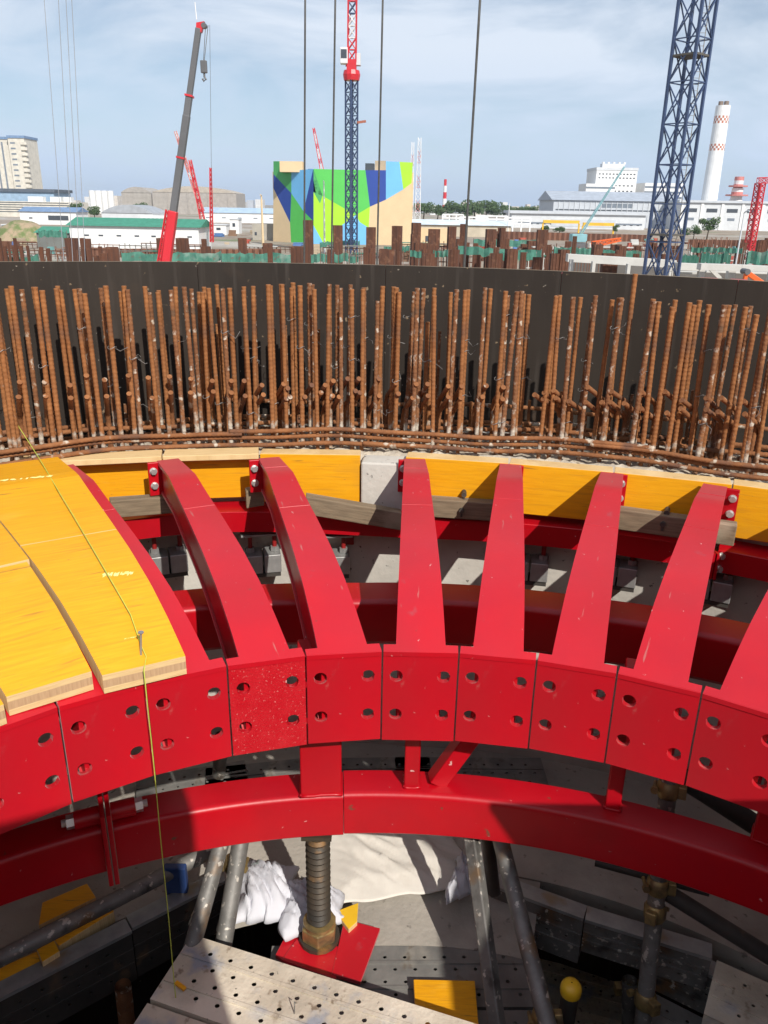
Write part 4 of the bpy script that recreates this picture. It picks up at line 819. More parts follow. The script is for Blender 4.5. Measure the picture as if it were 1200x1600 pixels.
fpoly(bR, [(571,266),(603,266),(603,312),(578,323)], 'bd'); fpoly(bR, [(603,252),(624,253),(630,296),(603,312)], 'bl'); fpoly(bR, [(624,253),(645,254),(643,286),(630,296)], 'gl'); fpoly(bR, [(578,323),(603,312),(630,296),(643,286),(641,GB),(574,GB),(576,356)], 'be')
bL.build('mural_left_face', ML, t, fix=False); bR.build('mural_front_face', ML, t, fix=False)
for o_ in t.children:
    md = o_.modifiers.new('thick','SOLIDIFY'); md.thickness = .3; md.offset = 0
c1 = fz(428,GB)-og; c2 = fz(490,GB)-og; c3 = fz(645,GB)-og; hh = fz(560,268).z-GZ; bk = 24
b = MB(); P = [c1+Vector((.2,.3,0)),c2+Vector((0,.3,0)),c3+Vector((-.3,.3,0)),c3+Vector((0,bk,0)),c1+Vector((0,bk,0))]; lo = [b.vert((p.x,p.y,0)) for p in P]; hi_ = [b.vert((p.x,p.y,hh)) for p in P]
for i in range(5): b.face((lo[i],lo[(i+1)%5],hi_[(i+1)%5],hi_[i]))
b.face(hi_); b.build('body', BEIGE, t)
for x0,x1,y0,y1,k in ((439,474,253,267,BEIGE),(586,603,252,267,flat('tan_plant', (.42,.34,.24))),(571,585,256,267,DARKW)):
    a, c = ony(x0,y1+2,D0+5), ony(x1,y0,D0+5); MB().box8([Vector((a.x,D0+3,a.z))-og,Vector((c.x,D0+3,a.z))-og,Vector((c.x,D0+9,a.z))-og,Vector((a.x,D0+9,a.z))-og,Vector((a.x,D0+3,c.z))-og,Vector((c.x,D0+3,c.z))-og,Vector((c.x,D0+9,c.z))-og,Vector((a.x,D0+9,c.z))-og]).build('roof_plant', k, t)
def pole(name, lab, x, y0, D, r, m, grp=None):
    p = base_of(x, D); zt = ony(x, y0, D).z-GZ; t = thing(name, lab, 'pole', grp, p); MB().tube([(0,0,0),(0,0,zt)], r, 8, rr=[r*1.3,r*.7]).build('shaft', m, t, smooth=True, auto=60); MB().tube([(0,0,zt),(.0,-.6,zt+.15),(0,-1.0,zt+.1)], r*.6, 6).build('arm', m, t); return t
pole('lamp_pole', 'slim white lamp pole in front of the painted building', 507, 284, 150, .14, CWHITE); pole('lamp_pole', 'slim beige pole between the long shed and the painted building', 411, 306, 150, .2, BEIGE); pole('lamp_pole', 'grey lamp pole right of the blue lattice mast', 1155, 332, 70, .08, LGREY)
pole('lamp_pole', 'white pole standing by the trees right of centre', 792, 318, 250, .15, CWHITE)
# ---- right hand plant
B = Bld('process_hall', 'long pale grey plant hall on the right behind the blue mast', 864, 1062, 314, 420, 40, PALE); B.roof(flat('hall_roof', (.36,.40,.46)), 1, .8, 4.5); B.grid('bay_rib', LGREY, [k/24 for k in range(1,24)], [.5], .004, .96, out=.3); B.part('window_band', MIDW, .38, .62, .74, .90); B.part('dark_band', DARKW, .02, .98, .62, .665)
B = Bld('plant_front_hall', 'lower white front hall with a grey roof strip, right of the trees', 800, 1010, 335, 380, 20, LGREY); B.roof(PALE, 1, 1.2); B.part('dark_band', MIDW, .05, .98, .30, .42); B.part('shutter_door', PALE, .30, .78, .15, .66, out=.15); B.grid('window', DARKW, [k/20 for k in range(1,20)], [.30], .02, .06)
B = Bld('plant_right_hall', 'white plant hall with dark upper openings at the right edge', 1062, 1290, 318, 400, 30, LGREY); B.roof(PALE, 1, 1)
B.grid('opening', DARKW, [.08,.22,.36,.50,.64,.78], [.72], .075, .14); B.grid('opening', MIDW, [.08,.22,.36,.50,.64,.78], [.40], .05, .10); B.grid('column', WHITE, [.01,.15,.29,.43,.57,.71,.85], [.5], .018, .99, out=.4)
B = Bld('stepped_office', 'white stepped office block with small dark windows on the skyline', 926, 989, 266, 520, 25, WHITE); B.roof(LGREY, .3, 1.5)
for v in (.93,.86): B.grid('window', DARKW, [.08+k*.085 for k in range(11)], [v], .045, .022)
for v in (.72,.62): B.grid('window', DARKW, [.5+k*.1 for k in range(5)], [v], .05, .022)
MB().obox(B.d*B.w*.45+B.n*8+Vector((0,0,B.h+2.6)), B.d, B.n, (0,0,1), (B.w*.55,6,2.4)).build('roof_plant', LGREY, B.t)
for k in range(5): MB().tube([B.d*B.w*(.2+.13*k)+B.n*6+Vector((0,0,B.h+3.6)), B.d*B.w*(.2+.13*k)+B.n*6+Vector((0,0,B.h+4.8))], .8, 8).build('roof_vent', CWHITE, B.t)
B = Bld('banded_office', 'lower white office with grey bands, left of the stepped block', 912, 957, 287, 512, 20, WHITE)
for v in (.52,.64,.76,.88): B.part('window_band', MIDW, 0, 1, v, v+.045)
B = Bld('banded_office', 'white banded office half hidden by the blue lattice mast', 1003, 1062, 286, 515, 20, WHITE)
for v in (.52,.64,.76,.88): B.part('window_band', MIDW, 0, 1, v, v+.045)
# chimney
cD = 430; p = base_of(1103, cD, 345); rb = 12.2*cD/1332; zt = ony(1117,165,cD).z-GZ; t = thing('chimney', 'tall white chimney with two bands of rusty red checks', 'chimney', None, p)
b = MB(); n = 24; zs = [0]+[zt*f for f in (.5,.645)]+[zt*(.645+.018*k) for k in range(1,4)]+[zt*.86]+[zt*(.86+.020*k) for k in range(1,4)]+[zt]
rows = [[b.vert((rb*(1.02-.16*z/zt)*math.cos(2*math.pi*i/n), rb*(1.02-.16*z/zt)*math.sin(2*math.pi*i/n), z)) for i in range(n)] for z in zs]
for k in range(len(zs)-1):
    band = zs[k] >= zt*.644 and zs[k+1] <= zt*.70+.01 or zs[k] >= zt*.859 and zs[k+1] <= zt*.921
    for i in range(n): b.face((rows[k][i],rows[k][(i+1)%n],rows[k+1][(i+1)%n],rows[k+1][i]), 1 if band and (i//1+k) % 2 else 0)
b.face(rows[-1]); b.build('shaft', [WHITE, flat('check_red', (.42,.14,.08))], t)
for i in range(4): MB().tube([(rb*.45*math.cos(i*1.57+.4), rb*.45*math.sin(i*1.57+.4), zt-.5),(rb*.45*math.cos(i*1.57+.4), rb*.45*math.sin(i*1.57+.4), zt+1.8)], rb*.28, 10).build('flue', flat('flue_brown', (.20,.15,.12)), t)
# red and white flare stack
p = base_of(1147,500,330); t = thing('flare_stack', 'short red and white stack with ring platforms right of the chimney', 'stack', None, p); zt = ony(1147,276,500).z-GZ
for k in range(6):
    z0, z1 = zt*(.55+.075*k), zt*(.55+.075*(k+1)); MB().tube([(0,0,z0),(0,0,z1)], 3.2 if k < 3 else 2.6, 14).build('band', PINKP if k % 2 else CWHITE, t)
MB().tube([(0,0,0),(0,0,zt*.55)], 5.0, 14, rr=[5.5,3.6]).build('base_cone', CWHITE, t)
for k, z in enumerate((.62,.80)):
    MB().tube([(0,0,zt*z),(0,0,zt*z+.8)], 6.2-k, 16).build('ring_platform', PINKP, t)
# far towers and skyline
B = Bld('far_tower', 'slim dark tower far off on the skyline right of the trees', 850, 861, 302, 1500, 15, flat('hazy_slate', (.24,.28,.34)))
def nth(k): return '%d%s' % (k, 'th' if 10 <= k % 100 <= 20 else {1:'st',2:'nd',3:'rd'}.get(k % 10, 'th'))
def renumber(objs, fmt='%s, %s from the left'):          # look-alikes are told apart by their order from the left
    from collections import defaultdict
    d = defaultdict(list)
    for o in objs: d[o['label']].append(o)
    for lab, l in d.items():
        if len(l) > 1:
            for k, o in enumerate(sorted(l, key=lambda o: o.location.x/o.location.y)): o['label'] = '%s, %s from the left' % (lab, nth(k+1))
FAR = []
random.seed(31); HZ = [flat('far_pale', (.60,.60,.60)), flat('far_cream', (.58,.53,.47)), flat('far_grey', (.42,.45,.50))]
for k in range(46):
    x = 60+k*19+random.uniform(-6,6)
    if 425 < x < 640: continue
    D = random.uniform(900,1600); hor = 312+x*.0175
    FAR.append(Bld('distant_building', 'small pale distant building on the hazy skyline', x, x+random.uniform(5,16), hor-random.uniform(1,11), D, 20, random.choice(HZ), grp='distant skyline buildings').t)
renumber(FAR)
# trees
def leafcloud(b, c, rx, ry, rz, n, s):
    for _ in range(n):
        while True:
            p = Vector((random.uniform(-1,1),random.uniform(-1,1),random.uniform(-.7,1)))
            if .35 < p.length < 1.0: break
        q = Vector((c.x+p.x*rx, c.y+p.y*ry, c.z+p.z*rz)); u = Vector((random.gauss(0,1),random.gauss(0,1),random.gauss(0,1))).normalized(); v = u.orthogonal().normalized(); k = s*random.uniform(.6,1.4)
        i = [b.vert(q+u*k), b.vert(q+v*k*.7), b.vert(q-u*k), b.vert(q-v*k*.7)]; b.face(i)
def tree(x, ytop, D, wpx, lab, ybase=None):
    p = base_of(x, D); H = ony(x, ytop, D).z-GZ; Wd = wpx*D/1332; t = thing('tree', lab, 'tree', 'trees beyond the site', p)
    MB().tube([(0,0,0),(Wd*.03,0,H*.35),(-Wd*.02,0,H*.7)], Wd*.03, 7, rr=[Wd*.04,Wd*.03,Wd*.012]).build('trunk', BARK, t, smooth=True)
    b = MB(); nb = 13
    for k in range(nb):
        c = Vector((random.uniform(-.32,.32)*Wd, random.uniform(-.2,.2)*Wd, H*random.uniform(.45,.85))); r = Wd*random.uniform(.16,.27); leafcloud(b, c, r, r, r*.72 if r*.72 < H*.22 else H*.22, 100, Wd*.04)
    b.build('crown', LEAF, t, fix=False)
random.seed(8)
tree(127,315,420,28,'round tree between the banded building and the silos'); tree(152,322,400,22,'smaller round tree left of the arched shed'); tree(222,313,500,24,'dark round tree in front of the storage hall')
desc = ['broad dark tree at the left end of the tree line','second tree of the line right of the red white mast','third tree of the line right of the painted building','fourth tree of the line, left of the rightmost wire rope','fifth tree of the line, behind the rightmost wire rope','sixth tree of the line, right of the rope','seventh tree of the line','eighth tree of the line, low and wide','ninth tree of the line above the white pipe racks','tenth tree of the line','tree at the right end of the line before the grey plant']
for k, (x,y,wd) in enumerate(((660,316,34),(682,319,28),(702,314,34),(722,318,30),(738,313,38),(756,312,36),(774,316,30),(790,320,26),(806,322,28),(826,320,30),(848,326,24))): tree(x, y, 520+12*(k % 3), wd, desc[k])
for x,y,D,wd,lab in ((1103,338,260,32,'dark rounded tree in front of the plant at the right'),(1082,350,250,22,'lower tree left of the rounded one at the right'),(1068,352,240,16,'small tree just right of the blue mast'),(850,352,300,16,'bush by the yellow gantry'),(872,354,290,18,'bush left of the teal crane'),(960,350,280,14,'bush right of the yellow gantry')): tree(x,y,D,wd,lab)
# earth mound
b = MB(); g = []; c = base_of(38,175); random.seed(2)
for i in range(15):
    row = []
    for j in range(11):
        u, v = i/14*2-1, j/10*2-1; h = max(0, 1-(u*u+v*v))**.8; row.append(b.vert((u*6.5, v*5, (4.0*h+random.uniform(-.3,.3)*h))))
    g.append(row)
for i in range(14):
    for j in range(10): b.face((g[i][j],g[i+1][j],g[i+1][j+1],g[i][j+1]))
o = b.build('earth_mound', mat('earth', (.36,.27,.18), (.13,.17,.06), rough=.95, scale=.5, bump=.4, bscale=3, lo=.42, hi=.6), smooth=True); o.location = c; tag(o, 'mound of earth with scrub at the far left of the site', 'mound')
NET.node_tree.nodes['Principled BSDF'].inputs['Alpha'].default_value = .78
# ---- lattice work
def lattice(parent, p0, p1, wd, bays, rc, rb, mc, mb=None, up=None, braces=True, w1=None, secname='mast_section', rotz=None):
    p0, p1 = Vector(p0), Vector(p1); d = (p1-p0).normalized(); u = Vector(up) if up else (Vector((1,0,0)) if abs(d.x) < .9 else Vector((0,0,1)))
    a = (u-d*u.dot(d)).normalized(); b_ = d.cross(a)
    if rotz is not None: R_ = Matrix.Rotation(rotz, 3, d); a = R_@a; b_ = R_@b_
    w1 = w1 or wd; L_ = (p1-p0).length
    def cor(s, i): w = (wd+(w1-wd)*s)/2; sx, sy = ((-1,-1),(1,-1),(1,1),(-1,1))[i % 4]; return p0+d*(L_*s)+a*(sx*w)+b_*(sy*w)
    for i in range(4): MB().bar(cor(0,i), cor(1,i), rc*2, rc*2, up=a).build('chord', mc[i] if isinstance(mc, list) else mc, parent)
    for k in range(bays):
        m = MB(); s0, s1 = k/bays, (k+1)/bays
        for i in range(4):
            m.bar(cor(s0,i), cor(s1,i+1), rb*2, rb*2); m.bar(cor(s1,i), cor(s0,i+1), rb*2, rb*2); m.bar(cor(s0,i), cor(s0,i+1), rb*2, rb*2)
        m.build(secname, (mb[k % len(mb)] if isinstance(mb, list) else mb) or mc, parent)
# near blue mast at the right
pb = ony(1046,330,50); z0 = GZ; t = thing('tower_crane_mast', 'tall blue lattice crane mast rising out of the picture at the right', 'crane', None, (pb.x,pb.y,z0))
lattice(t, (0,0,0), (0,0,25.2), 1.42, 12, .075, .030, CBLUE, CBLUE, rotz=math.radians(40))
for z in (6.7, 16.0): MB().obox((0,0,z), (1,.84,0), (-.84,1,0), (0,0,1), (1.5,1.5,.10)).build('rest_platform', flat('mast_deck', (.10,.09,.075)), t)
lad = MB()
for sx in (-.18,.18): lad.bar((sx+.35,-.35,0),(sx+.35,-.35,25), .035, .035)
for k in range(80): lad.bar((.17,-.35,k*.31),(.53,-.35,k*.31), .022, .022)
lad.build('ladder', GALVD, t)
# centre tower crane
pb = base_of(549,140); t = thing('tower_crane', 'blue lattice tower crane with red top in front of the painted building', 'crane', None, pb)
zt = ony(550,126,140).z-GZ; lattice(t, (0,0,0), (0,0,zt), 1.35, 16, .10, .045, CBLUE, CBLUE, rotz=math.radians(40))
MB().tube([(0,0,zt),(0,0,zt+.8),(0,0,zt+1.4)], 1.25, 12, rr=[1.2,1.35,1.2]).build('slew_ring', CRED, t); MB().box((0,0,zt+2.1),(1.5,1.5,1.5)).build('turntable', CRED, t)
cb = MB().box((-1.15,-.3,zt+3.3),(1.15,1.6,2.2)).build('cab', CWHITE, t, bevel=.1); MB().box((-1.15,-1.12,zt+3.5),(.9,.06,1.2)).build('cab_window', DARKW, cb); MB().box((1.0,.2,zt+2.9),(.8,1.4,1.6)).build('winch_box', LGREY, t)
lattice(t, (.05,0,zt+2.6), (.25,-1.5,zt+20), 1.25, 11, .11, .06, CRED, [CRED,CRED,CWHITE,CWHITE,CBLUE,CRED,CRED,CWHITE,CWHITE,CRED,CRED], secname='jib_section'); MB().bar((-.9,.6,zt+2),( -.2,.3,zt+9), .15,.15).build('tie_bar', CRED, t)
MB().bar((.9,-.2,zt*.775),(2.3,-.2,zt*.783), .3, .35).build('mast_bracket', flat('oxide', (.32,.11,.07)), t)
# telescopic crane
D1 = 60; a = ony(258,425,D1); e = ony(311,40,D1+1.0); d = (e-a).normalized(); base = Vector((a.x,a.y,GZ)); t = thing('mobile_crane', 'mobile crane with red and grey telescopic boom at the left', 'crane', None, base)
def along(y):
    best = None
    for k in range(401):
        p = a+(e-a)*(k/400); dd = p.dot(FWD); py = 800-F*p.dot(UP)/dd
        if best is None or abs(py-y) < best[0]: best = (abs(py-y), p)
    return best[1]-base
r_ = Vector((d.z,0,-d.x)).normalized()
MB().bar(along(424)-d*2.4, along(330), .58, .7, up=(0,1,0)).build('boom_base_section', CRED, t, bevel=.06)
MB().bar(along(345), along(180), .46, .54, up=(0,1,0)).build('boom_section', CGREY, t, bevel=.05); MB().bar(along(240), along(150), .42, .48, up=(0,1,0)).build('boom_section', CGREY, t, bevel=.05); MB().bar(along(160), along(44), .37, .42, up=(0,1,0)).build('boom_section', CGREY, t, bevel=.05)
for y in (247,150): MB().bar(along(y+1.5), along(y-1.5), .54, .6, up=(0,1,0)).build('boom_collar', CRED, t)
lattice(t, along(412)+r_*-.52, along(330)+r_*-.42, .22, 9, .025, .018, CRED, secname='ram_guard')
h = along(44); hd = MB().box8([h+Vector(v) for v in ((-.18,-.2,-.3),(.2,-.2,-.25),(.2,.2,-.25),(-.18,.2,-.3),(-.1,-.2,.3),(.42,-.2,.38),(.42,.2,.38),(-.1,.2,.3))]).build('boom_head', CRED, t)
MB().tube([h+Vector((.38,-.22,.15)),h+Vector((.38,.22,.15))], .17, 14).build('sheave', CGREY, hd); MB().tube([h+Vector((-.1,0,.5)),h+Vector((-.15,0,1.5))], .035, 6).build('antenna', CWHITE, hd)
hk = ony(318,95,D1)-base; MB().tube([h+Vector((.5,-.1,.2)),hk], .022, 5).build('hoist_rope', ROPE, t); MB().tube([h+Vector((.62,.1,.2)),hk+Vector((.05,0,0))], .022, 5).build('hoist_rope', ROPE, t)
blk = MB().box(hk+Vector((0,0,-.35)),(.42,.3,.75)).build('hook_block', CGREY, t, bevel=.05); MB().tube([hk+Vector((0,0,-.7)),hk+Vector((0,0,-.95)),hk+Vector((.1,0,-1.1)),hk+Vector((-.05,0,-1.2)),hk+Vector((-.13,0,-1.05))], .07, 8).build('hook', CGREY, blk)
MB().tube([h+Vector((.75,0,.2)), ony(331,330,D1)-base], .012, 4).build('whip_line', ROPE, t)
MB().box((-.4,.5,1.0),(2.6,8.5,.7)).build('carrier', CRED, t, bevel=.1); MB().box((-.4,-.2,2.2),(2.2,3.6,1.6)).build('turret', CRED, t, bevel=.1); MB().box((.9,-1.6,2.4),(.9,1.8,1.8)).build('cab', CWHITE, t, bevel=.1)
for y in (-3,-1.2,1.6,3.4):
    for x in (-1.8,.95): MB().tube([(x,y+.5,.65),(x+.45,y+.5,.65)], .65, 16).build('wheel', BLACK, t, smooth=True, auto=40)
# other crane booms
def boom(lab, x0,y0,x1,y1, D, wd, bays, mc, ms, name='lattice_boom'):
    p, q = ony(x0,y0,D), ony(x1,y1,D); t = thing(name, lab, 'crane boom', 'distant crane booms', (p.x,p.y,p.z)); lattice(t, (0,0,0), q-p, wd, bays, wd*.09, wd*.06, mc, ms, w1=wd*.5, secname='boom_section'); return t
boom('pale red lattice boom leaning left behind the grey telescopic boom', 316,330,274,205, 340, 1.5, 12, PINKP, [PINKP,PINKP,CWHITE])
boom('red lattice boom leaning left, right of the telescopic boom', 318,350,297,250, 260, 1.3, 12, CRED, [CRED,PINKP])
boom('upright thin red lattice boom at the hanging line, left of the painted building', 331,378,329,262, 150, .55, 16, CRED, CRED)
boom('red and white boom rising above the painted building roof', 504,270,490,200, 300, 1.2, 9, CRED, [CWHITE,CWHITE,CRED])
boom('pale teal lattice boom rising to the right beside the stepped office', 906,368,976,260, 180, .45, 24, TEALP, TEALP)
boom('short orange boom lying over the site left of the blue mast', 925,382,970,374, 110, .7, 5, ORANGE, ORANGE)
t = thing('crawler_crane_body', 'small teal crane body under the teal boom', 'crane', None, base_of(900,180)); q = ony(903,374,180)-t.location; MB().box(q+Vector((0,0,.3)),(3.2,3,1.6)).build('house', TEALP, t, bevel=.1); MB().box(q+Vector((0,0,-1.2)),(3.6,4,1.0)).build('crawler', CGREY, t); MB().box(Vector((q.x,q.y,(q.z-1.7)/2)),(3.0,3.0,q.z-1.7)).build('crane_mat', RUSTL, t)
# red tower crane right edge
p = base_of(1172,150); t = thing('tower_crane', 'red lattice tower crane at the right edge', 'crane', None, p); zt = ony(1176,286,150).z-GZ
lattice(t, (0,0,0), (0,0,zt), 1.2, 14, .08, .045, CRED, CRED, rotz=.5); lattice(t, (-.5,0,zt+.4), (9,0,zt+.9), .9, 9, .07, .04, CRED, CRED, secname='jib_section'); MB().box((2.8,-.2,zt-.6),(1.2,1.2,1.2)).build('cab', CRED, t)
# pylon masts
for x,yt,yb,D,wd,lab in ((651,215,330,430,1.6,'tall red and white lattice mast right of the painted building'),(641,222,330,450,1.3,'second red and white lattice mast, close left of the tall one')):
    p = base_of(x,D); t = thing('lattice_mast', lab, 'mast', None, p); zt = ony(x,yt,D).z-GZ; lattice(t, (0,0,0), (0,0,zt), wd*1.8, 14, .12, .07, CWHITE, [CWHITE,CWHITE,PINKP,PINKP], w1=wd*.9)
p = base_of(692,700); t = thing('striped_mast', 'short red and white striped mast on the skyline', 'mast', None, p); zt = ony(692,280,700).z-GZ
for k in range(6): MB().tube([(0,0,zt*k/6),(0,0,zt*(k+1)/6)], 2.0-.18*k, 8).build('band', CRED if k % 2 else CWHITE, t)
# pipe racks
random.seed(6)
for k, (x0,x1,yt,D) in enumerate(((690,722,335,300),(716,760,339,310),(742,790,337,305),(786,826,340,300))):
    p = base_of(x0,D); q = base_of(x1,D)-p; z = ony(x0,yt,D).z-GZ; t = thing('pipe_rack', 'white pipe rack, %s of four right of the painted building' % ('first','second','third','fourth')[k], 'pipe rack', None, p)
    for f in (0,.33,.66,1): MB().bar(q*f, q*f+Vector((0,0,z)), .5, .5).build('leg', CWHITE, t)
    for f in (1.0,.8,.62): MB().bar(Vector((0,0,z*f)), q+Vector((0,0,z*f)), .6, .5).build('pipe', CWHITE, t)
for x0,x1,y,lab in ((846,902,346,'long yellow gantry beam, left one, before the grey plant'),(908,956,350,'yellow gantry beam, right one, before the grey plant')):
    p = base_of(x0,290); q = base_of(x1,290)-p; z = ony(x0,y,290).z-GZ; t = thing('gantry_beam', lab, 'gantry', None, p); MB().bar(Vector((0,0,z)), q+Vector((0,0,z)), .9, 1.0).build('beam', YELP, t)
    for f in (0,1): MB().bar(q*f, q*f+Vector((0,0,z-.5)), .5, .5).build('leg', YELP, t)
# ---- steel piles
random.seed(4); PM = {}; PILES = []
def pile_mesh(w, h):
    k = (round(w,1), round(h)); 
    if k in PM: return PM[k]
    b = MB(); n = 5
    for s in (-1,1):
        for q in range(n):
            x = -w/2+w*(q+.5)/n; b.box((x, s*(w*.4+(.05 if q % 2 else 0)), k[1]/2), (w/n*.98, .05, k[1]))
        b.box((s*w/2, 0, k[1]/2), (.05, w*.82, k[1]))
    PM[k] = b.mesh('steel_pile', RUSTP); return PM[k]
PL = [(643,656,348,382),(669,686,358,388),(699,711,354,384),(718,729,350,384),(758,773,358,390),(776,788,356,388),(788,795,373,384),(824,836,376,386),(837,853,359,395),(661,678,396,417),(702,716,390,413),(765,783,396,419),(790,806,391,416),(832,845,402,423),(872,886,390,417),(859,872,396,417),(893,899,369,395),
      (475,489,344,381),(521,535,352,386),(572,587,355,390),(613,627,353,386),(642,655,366,383),(411,426,380,393),(456,473,385,400),(568,575,386,411),(592,617,390,414),(620,624,393,417),
      (105,122,372,390),(128,134,372,393),(136,143,373,394),(168,186,386,408),(247,261,372,386),(278,294,372,394),(315,329,385,394),(373,385,372,386),(0,6,372,412),(8,13,385,410),(16,19,378,412),(34,38,384,410),(44,47,384,405),(64,70,386,410),(75,80,388,410),(26,30,372,410),
      (789,805,389,422),(939,962,396,424),(925,939,382,400),(990,1001,384,393),(780,787,356,389),(883,892,377,384),(1048,1062,384,398),(954,962,382,390)]
for _ in range(46):
    x = random.uniform(640,1060) if _ < 30 else random.uniform(0,640) if _ < 40 else random.uniform(1060,1200); yb = random.uniform(388,412); PL.append((x, x+random.uniform(5,11), yb-random.uniform(9,18), yb))
for i, (x0,x1,yt,yb) in enumerate(PL):
    D = 62+max(0,(418-yb))*1.35; p = base_of((x0+x1)/2, D, yb); z = ony((x0+x1)/2, yt, D).z-GZ; w_ = (x1-x0)*D/1332
    o = ob('steel_pile', pile_mesh(w_, z)); o.location = p; o.rotation_euler = (0,0,random.uniform(-.3,.3)); k = (round(w_,1), round(z)); o.scale = (w_/max(.1,k[0]), w_/max(.1,k[0]), z/k[1])
    side = 'left of the mobile crane boom' if x1 < 260 else 'just right of the mobile crane boom' if x1 < 430 else 'before the painted building' if x1 < 642 else 'before the pale sheds' if x1 < 800 else 'left of the near blue mast'
    hgt = 'tall' if yb-yt > 28 else 'short'; wdt = 'broad' if x1-x0 > 15 else 'narrow' if x1-x0 < 9 else 'square'
    PILES.append(tag(o, '%s %s rusty steel pile %s' % (hgt, wdt, side), 'pile', 'rusty steel piles on the site'))
renumber(PILES)
# sheet pile walls, nets
NETS = []
def band(name, lab, x0,y0,x1,y1,hpx,D0_,D1_,m,cat,grp=None,n=24,wave=.15,down=False):
    t = thing(name, lab, cat, grp, base_of(x0,D0_)); og = t.location.copy(); b = MB(); rw = []
    for q in range(n+1):
        f = q/n; D = D0_+(D1_-D0_)*f; x = x0+(x1-x0)*f; y = y0+(y1-y0)*f+(0 if down else random.uniform(-.16,.16)*hpx); p = ony(x,y,D); p2 = ony(x,y+hpx,D); zz = GZ if down else p2.z; o_ = Vector((0, wave*(1 if q % 2 else -1), 0))
        rw.append((b.vert(p+o_-og), b.vert(Vector((p.x,p.y,zz))+o_-og)))
    for q in range(n): b.face((rw[q][0],rw[q+1][0],rw[q+1][1],rw[q][1]))
    o = b.build('sheet', m, t, fix=False); md = o.modifiers.new('t','SOLIDIFY'); md.thickness = .04
    if not down:
        for q in range(0, n+1, 4): v = Vector(b.v[rw[q][0]]); MB().bar(Vector((v.x,v.y+.1,0)), v+Vector((0,.1,.15)), .07, .07).build('post', GALVD, t)
    return t
band('sheet_pile_wall', 'long rusty sheet pile wall across the site left of the blue mast', 770,361,1010,367,9,232,232,RUSTL,'sheet pile wall',None,60,.3,True)
band('sheet_pile_wall', 'rusty sheet pile wall crossing the site left of the painted building', 130,388,440,390,6,128,128,RUSTL,'sheet pile wall',None,60,.3,True)
band('sheet_pile_wall', 'rusty brown sheet pile wall right of the blue mast', 1075,374,1260,377,10,185,185,RUSTL,'sheet pile wall',None,50,.3,True)
band('sheet_pile_wall', 'rusty brown sheet pile wall at the far left of the site', -40,376,30,377,12,120,120,RUSTL,'sheet pile wall',None,30,.3,True)
NT = [(190,396,345,394,14,92),(346,395,462,396,15,92),(486,398,560,396,13,88),(640,392,700,391,10,90),(716,386,846,390,13,86),(740,374,850,376,10,110),(780,394,838,394,12,80),(866,386,928,388,10,95),(934,389,1002,393,13,90),(1062,398,1092,400,13,70),(1096,396,1142,396,16,70),(1168,392,1290,396,20,68),(1080,386,1160,388,8,85),(0,400,60,398,11,95),(500,378,562,376,8,140),(600,386,640,385,8,120),(60,360,104,362,10,140)]
for k, (x0,y0,x1,y1,h,D) in enumerate(NT):
    where = 'far left' if x1 < 110 else 'left of the painted building' if x0 < 460 else 'before the painted building' if x0 < 640 else 'right of the painted building' if x0 < 860 else 'just left of the blue mast' if x0 < 1010 else 'right of the blue mast'
    NETS.append(band('safety_net', 'green debris net strung %s, %s' % (where, ('nearer' if D < 90 else 'middle distance' if D < 105 else 'farther off')), x0,y0,x1,y1,h,D,D+random.uniform(-3,3),NET,'net','green debris nets on the site',16,.12))
renumber(NETS)
# concrete frame at the right
cf = thing('concrete_structure', 'pale concrete frame of beams and columns just over the dark wall at the right', 'concrete structure', None, base_of(1060,58)); og = cf.location.copy()
def cbar(x0,y0,x1,y1,D,hpx,name='beam',dep=.8):
    a_, c_ = ony(x0,y0,D), ony(x1,y1,D); hh_ = hpx*D/1332; P = []
    for z_ in (-hh_,0):
        for p,dy in ((a_,0),(c_,0),(c_,dep),(a_,dep)): P.append(Vector((p.x,p.y+dy,p.z+z_))-og)
    MB().box8(P).build(name, CONL, cf, bevel=.02)
cbar(888,397,1058,407,60,12); cbar(1060,411,1104,413,58.5,11); cbar(1096,412,1160,414,57,10); cbar(1160,414,1290,420,57,9); cbar(1060,424,1098,425,60,4,'slab'); cbar(1104,423,1290,428,62,3,'slab',3)
for x, y, wd in ((1100,412,9),(1147,413,12),(930,401,5),(985,405,5),(1052,407,6),(1210,417,8),(895,398,5)):
    p = ony(x,y+8,58.2)-og; MB().box((p.x,p.y+.45,p.z/2),(wd*58/1332,.45,p.z)).build('column', CONL, cf)
a_, c_ = ony(1110,420,59)-og, ony(1130,440,59)-og; MB().bar(a_, c_, .2, .25).build('brace', CONL, cf)
b = MB(); a_, c_ = ony(890,399,66)-og, ony(1300,424,66)-og; b.box8([Vector((a_.x,a_.y,0)),Vector((c_.x,c_.y,0)),Vector((c_.x,c_.y+.4,0)),Vector((a_.x,a_.y+.4,0)),a_-Vector((0,0,.5)),c_-Vector((0,0,.5)),c_+Vector((0,.4,-.5)),a_+Vector((0,.4,-.5))]).build('back_wall', flat('dim_concrete', (.12,.11,.10)), cf)
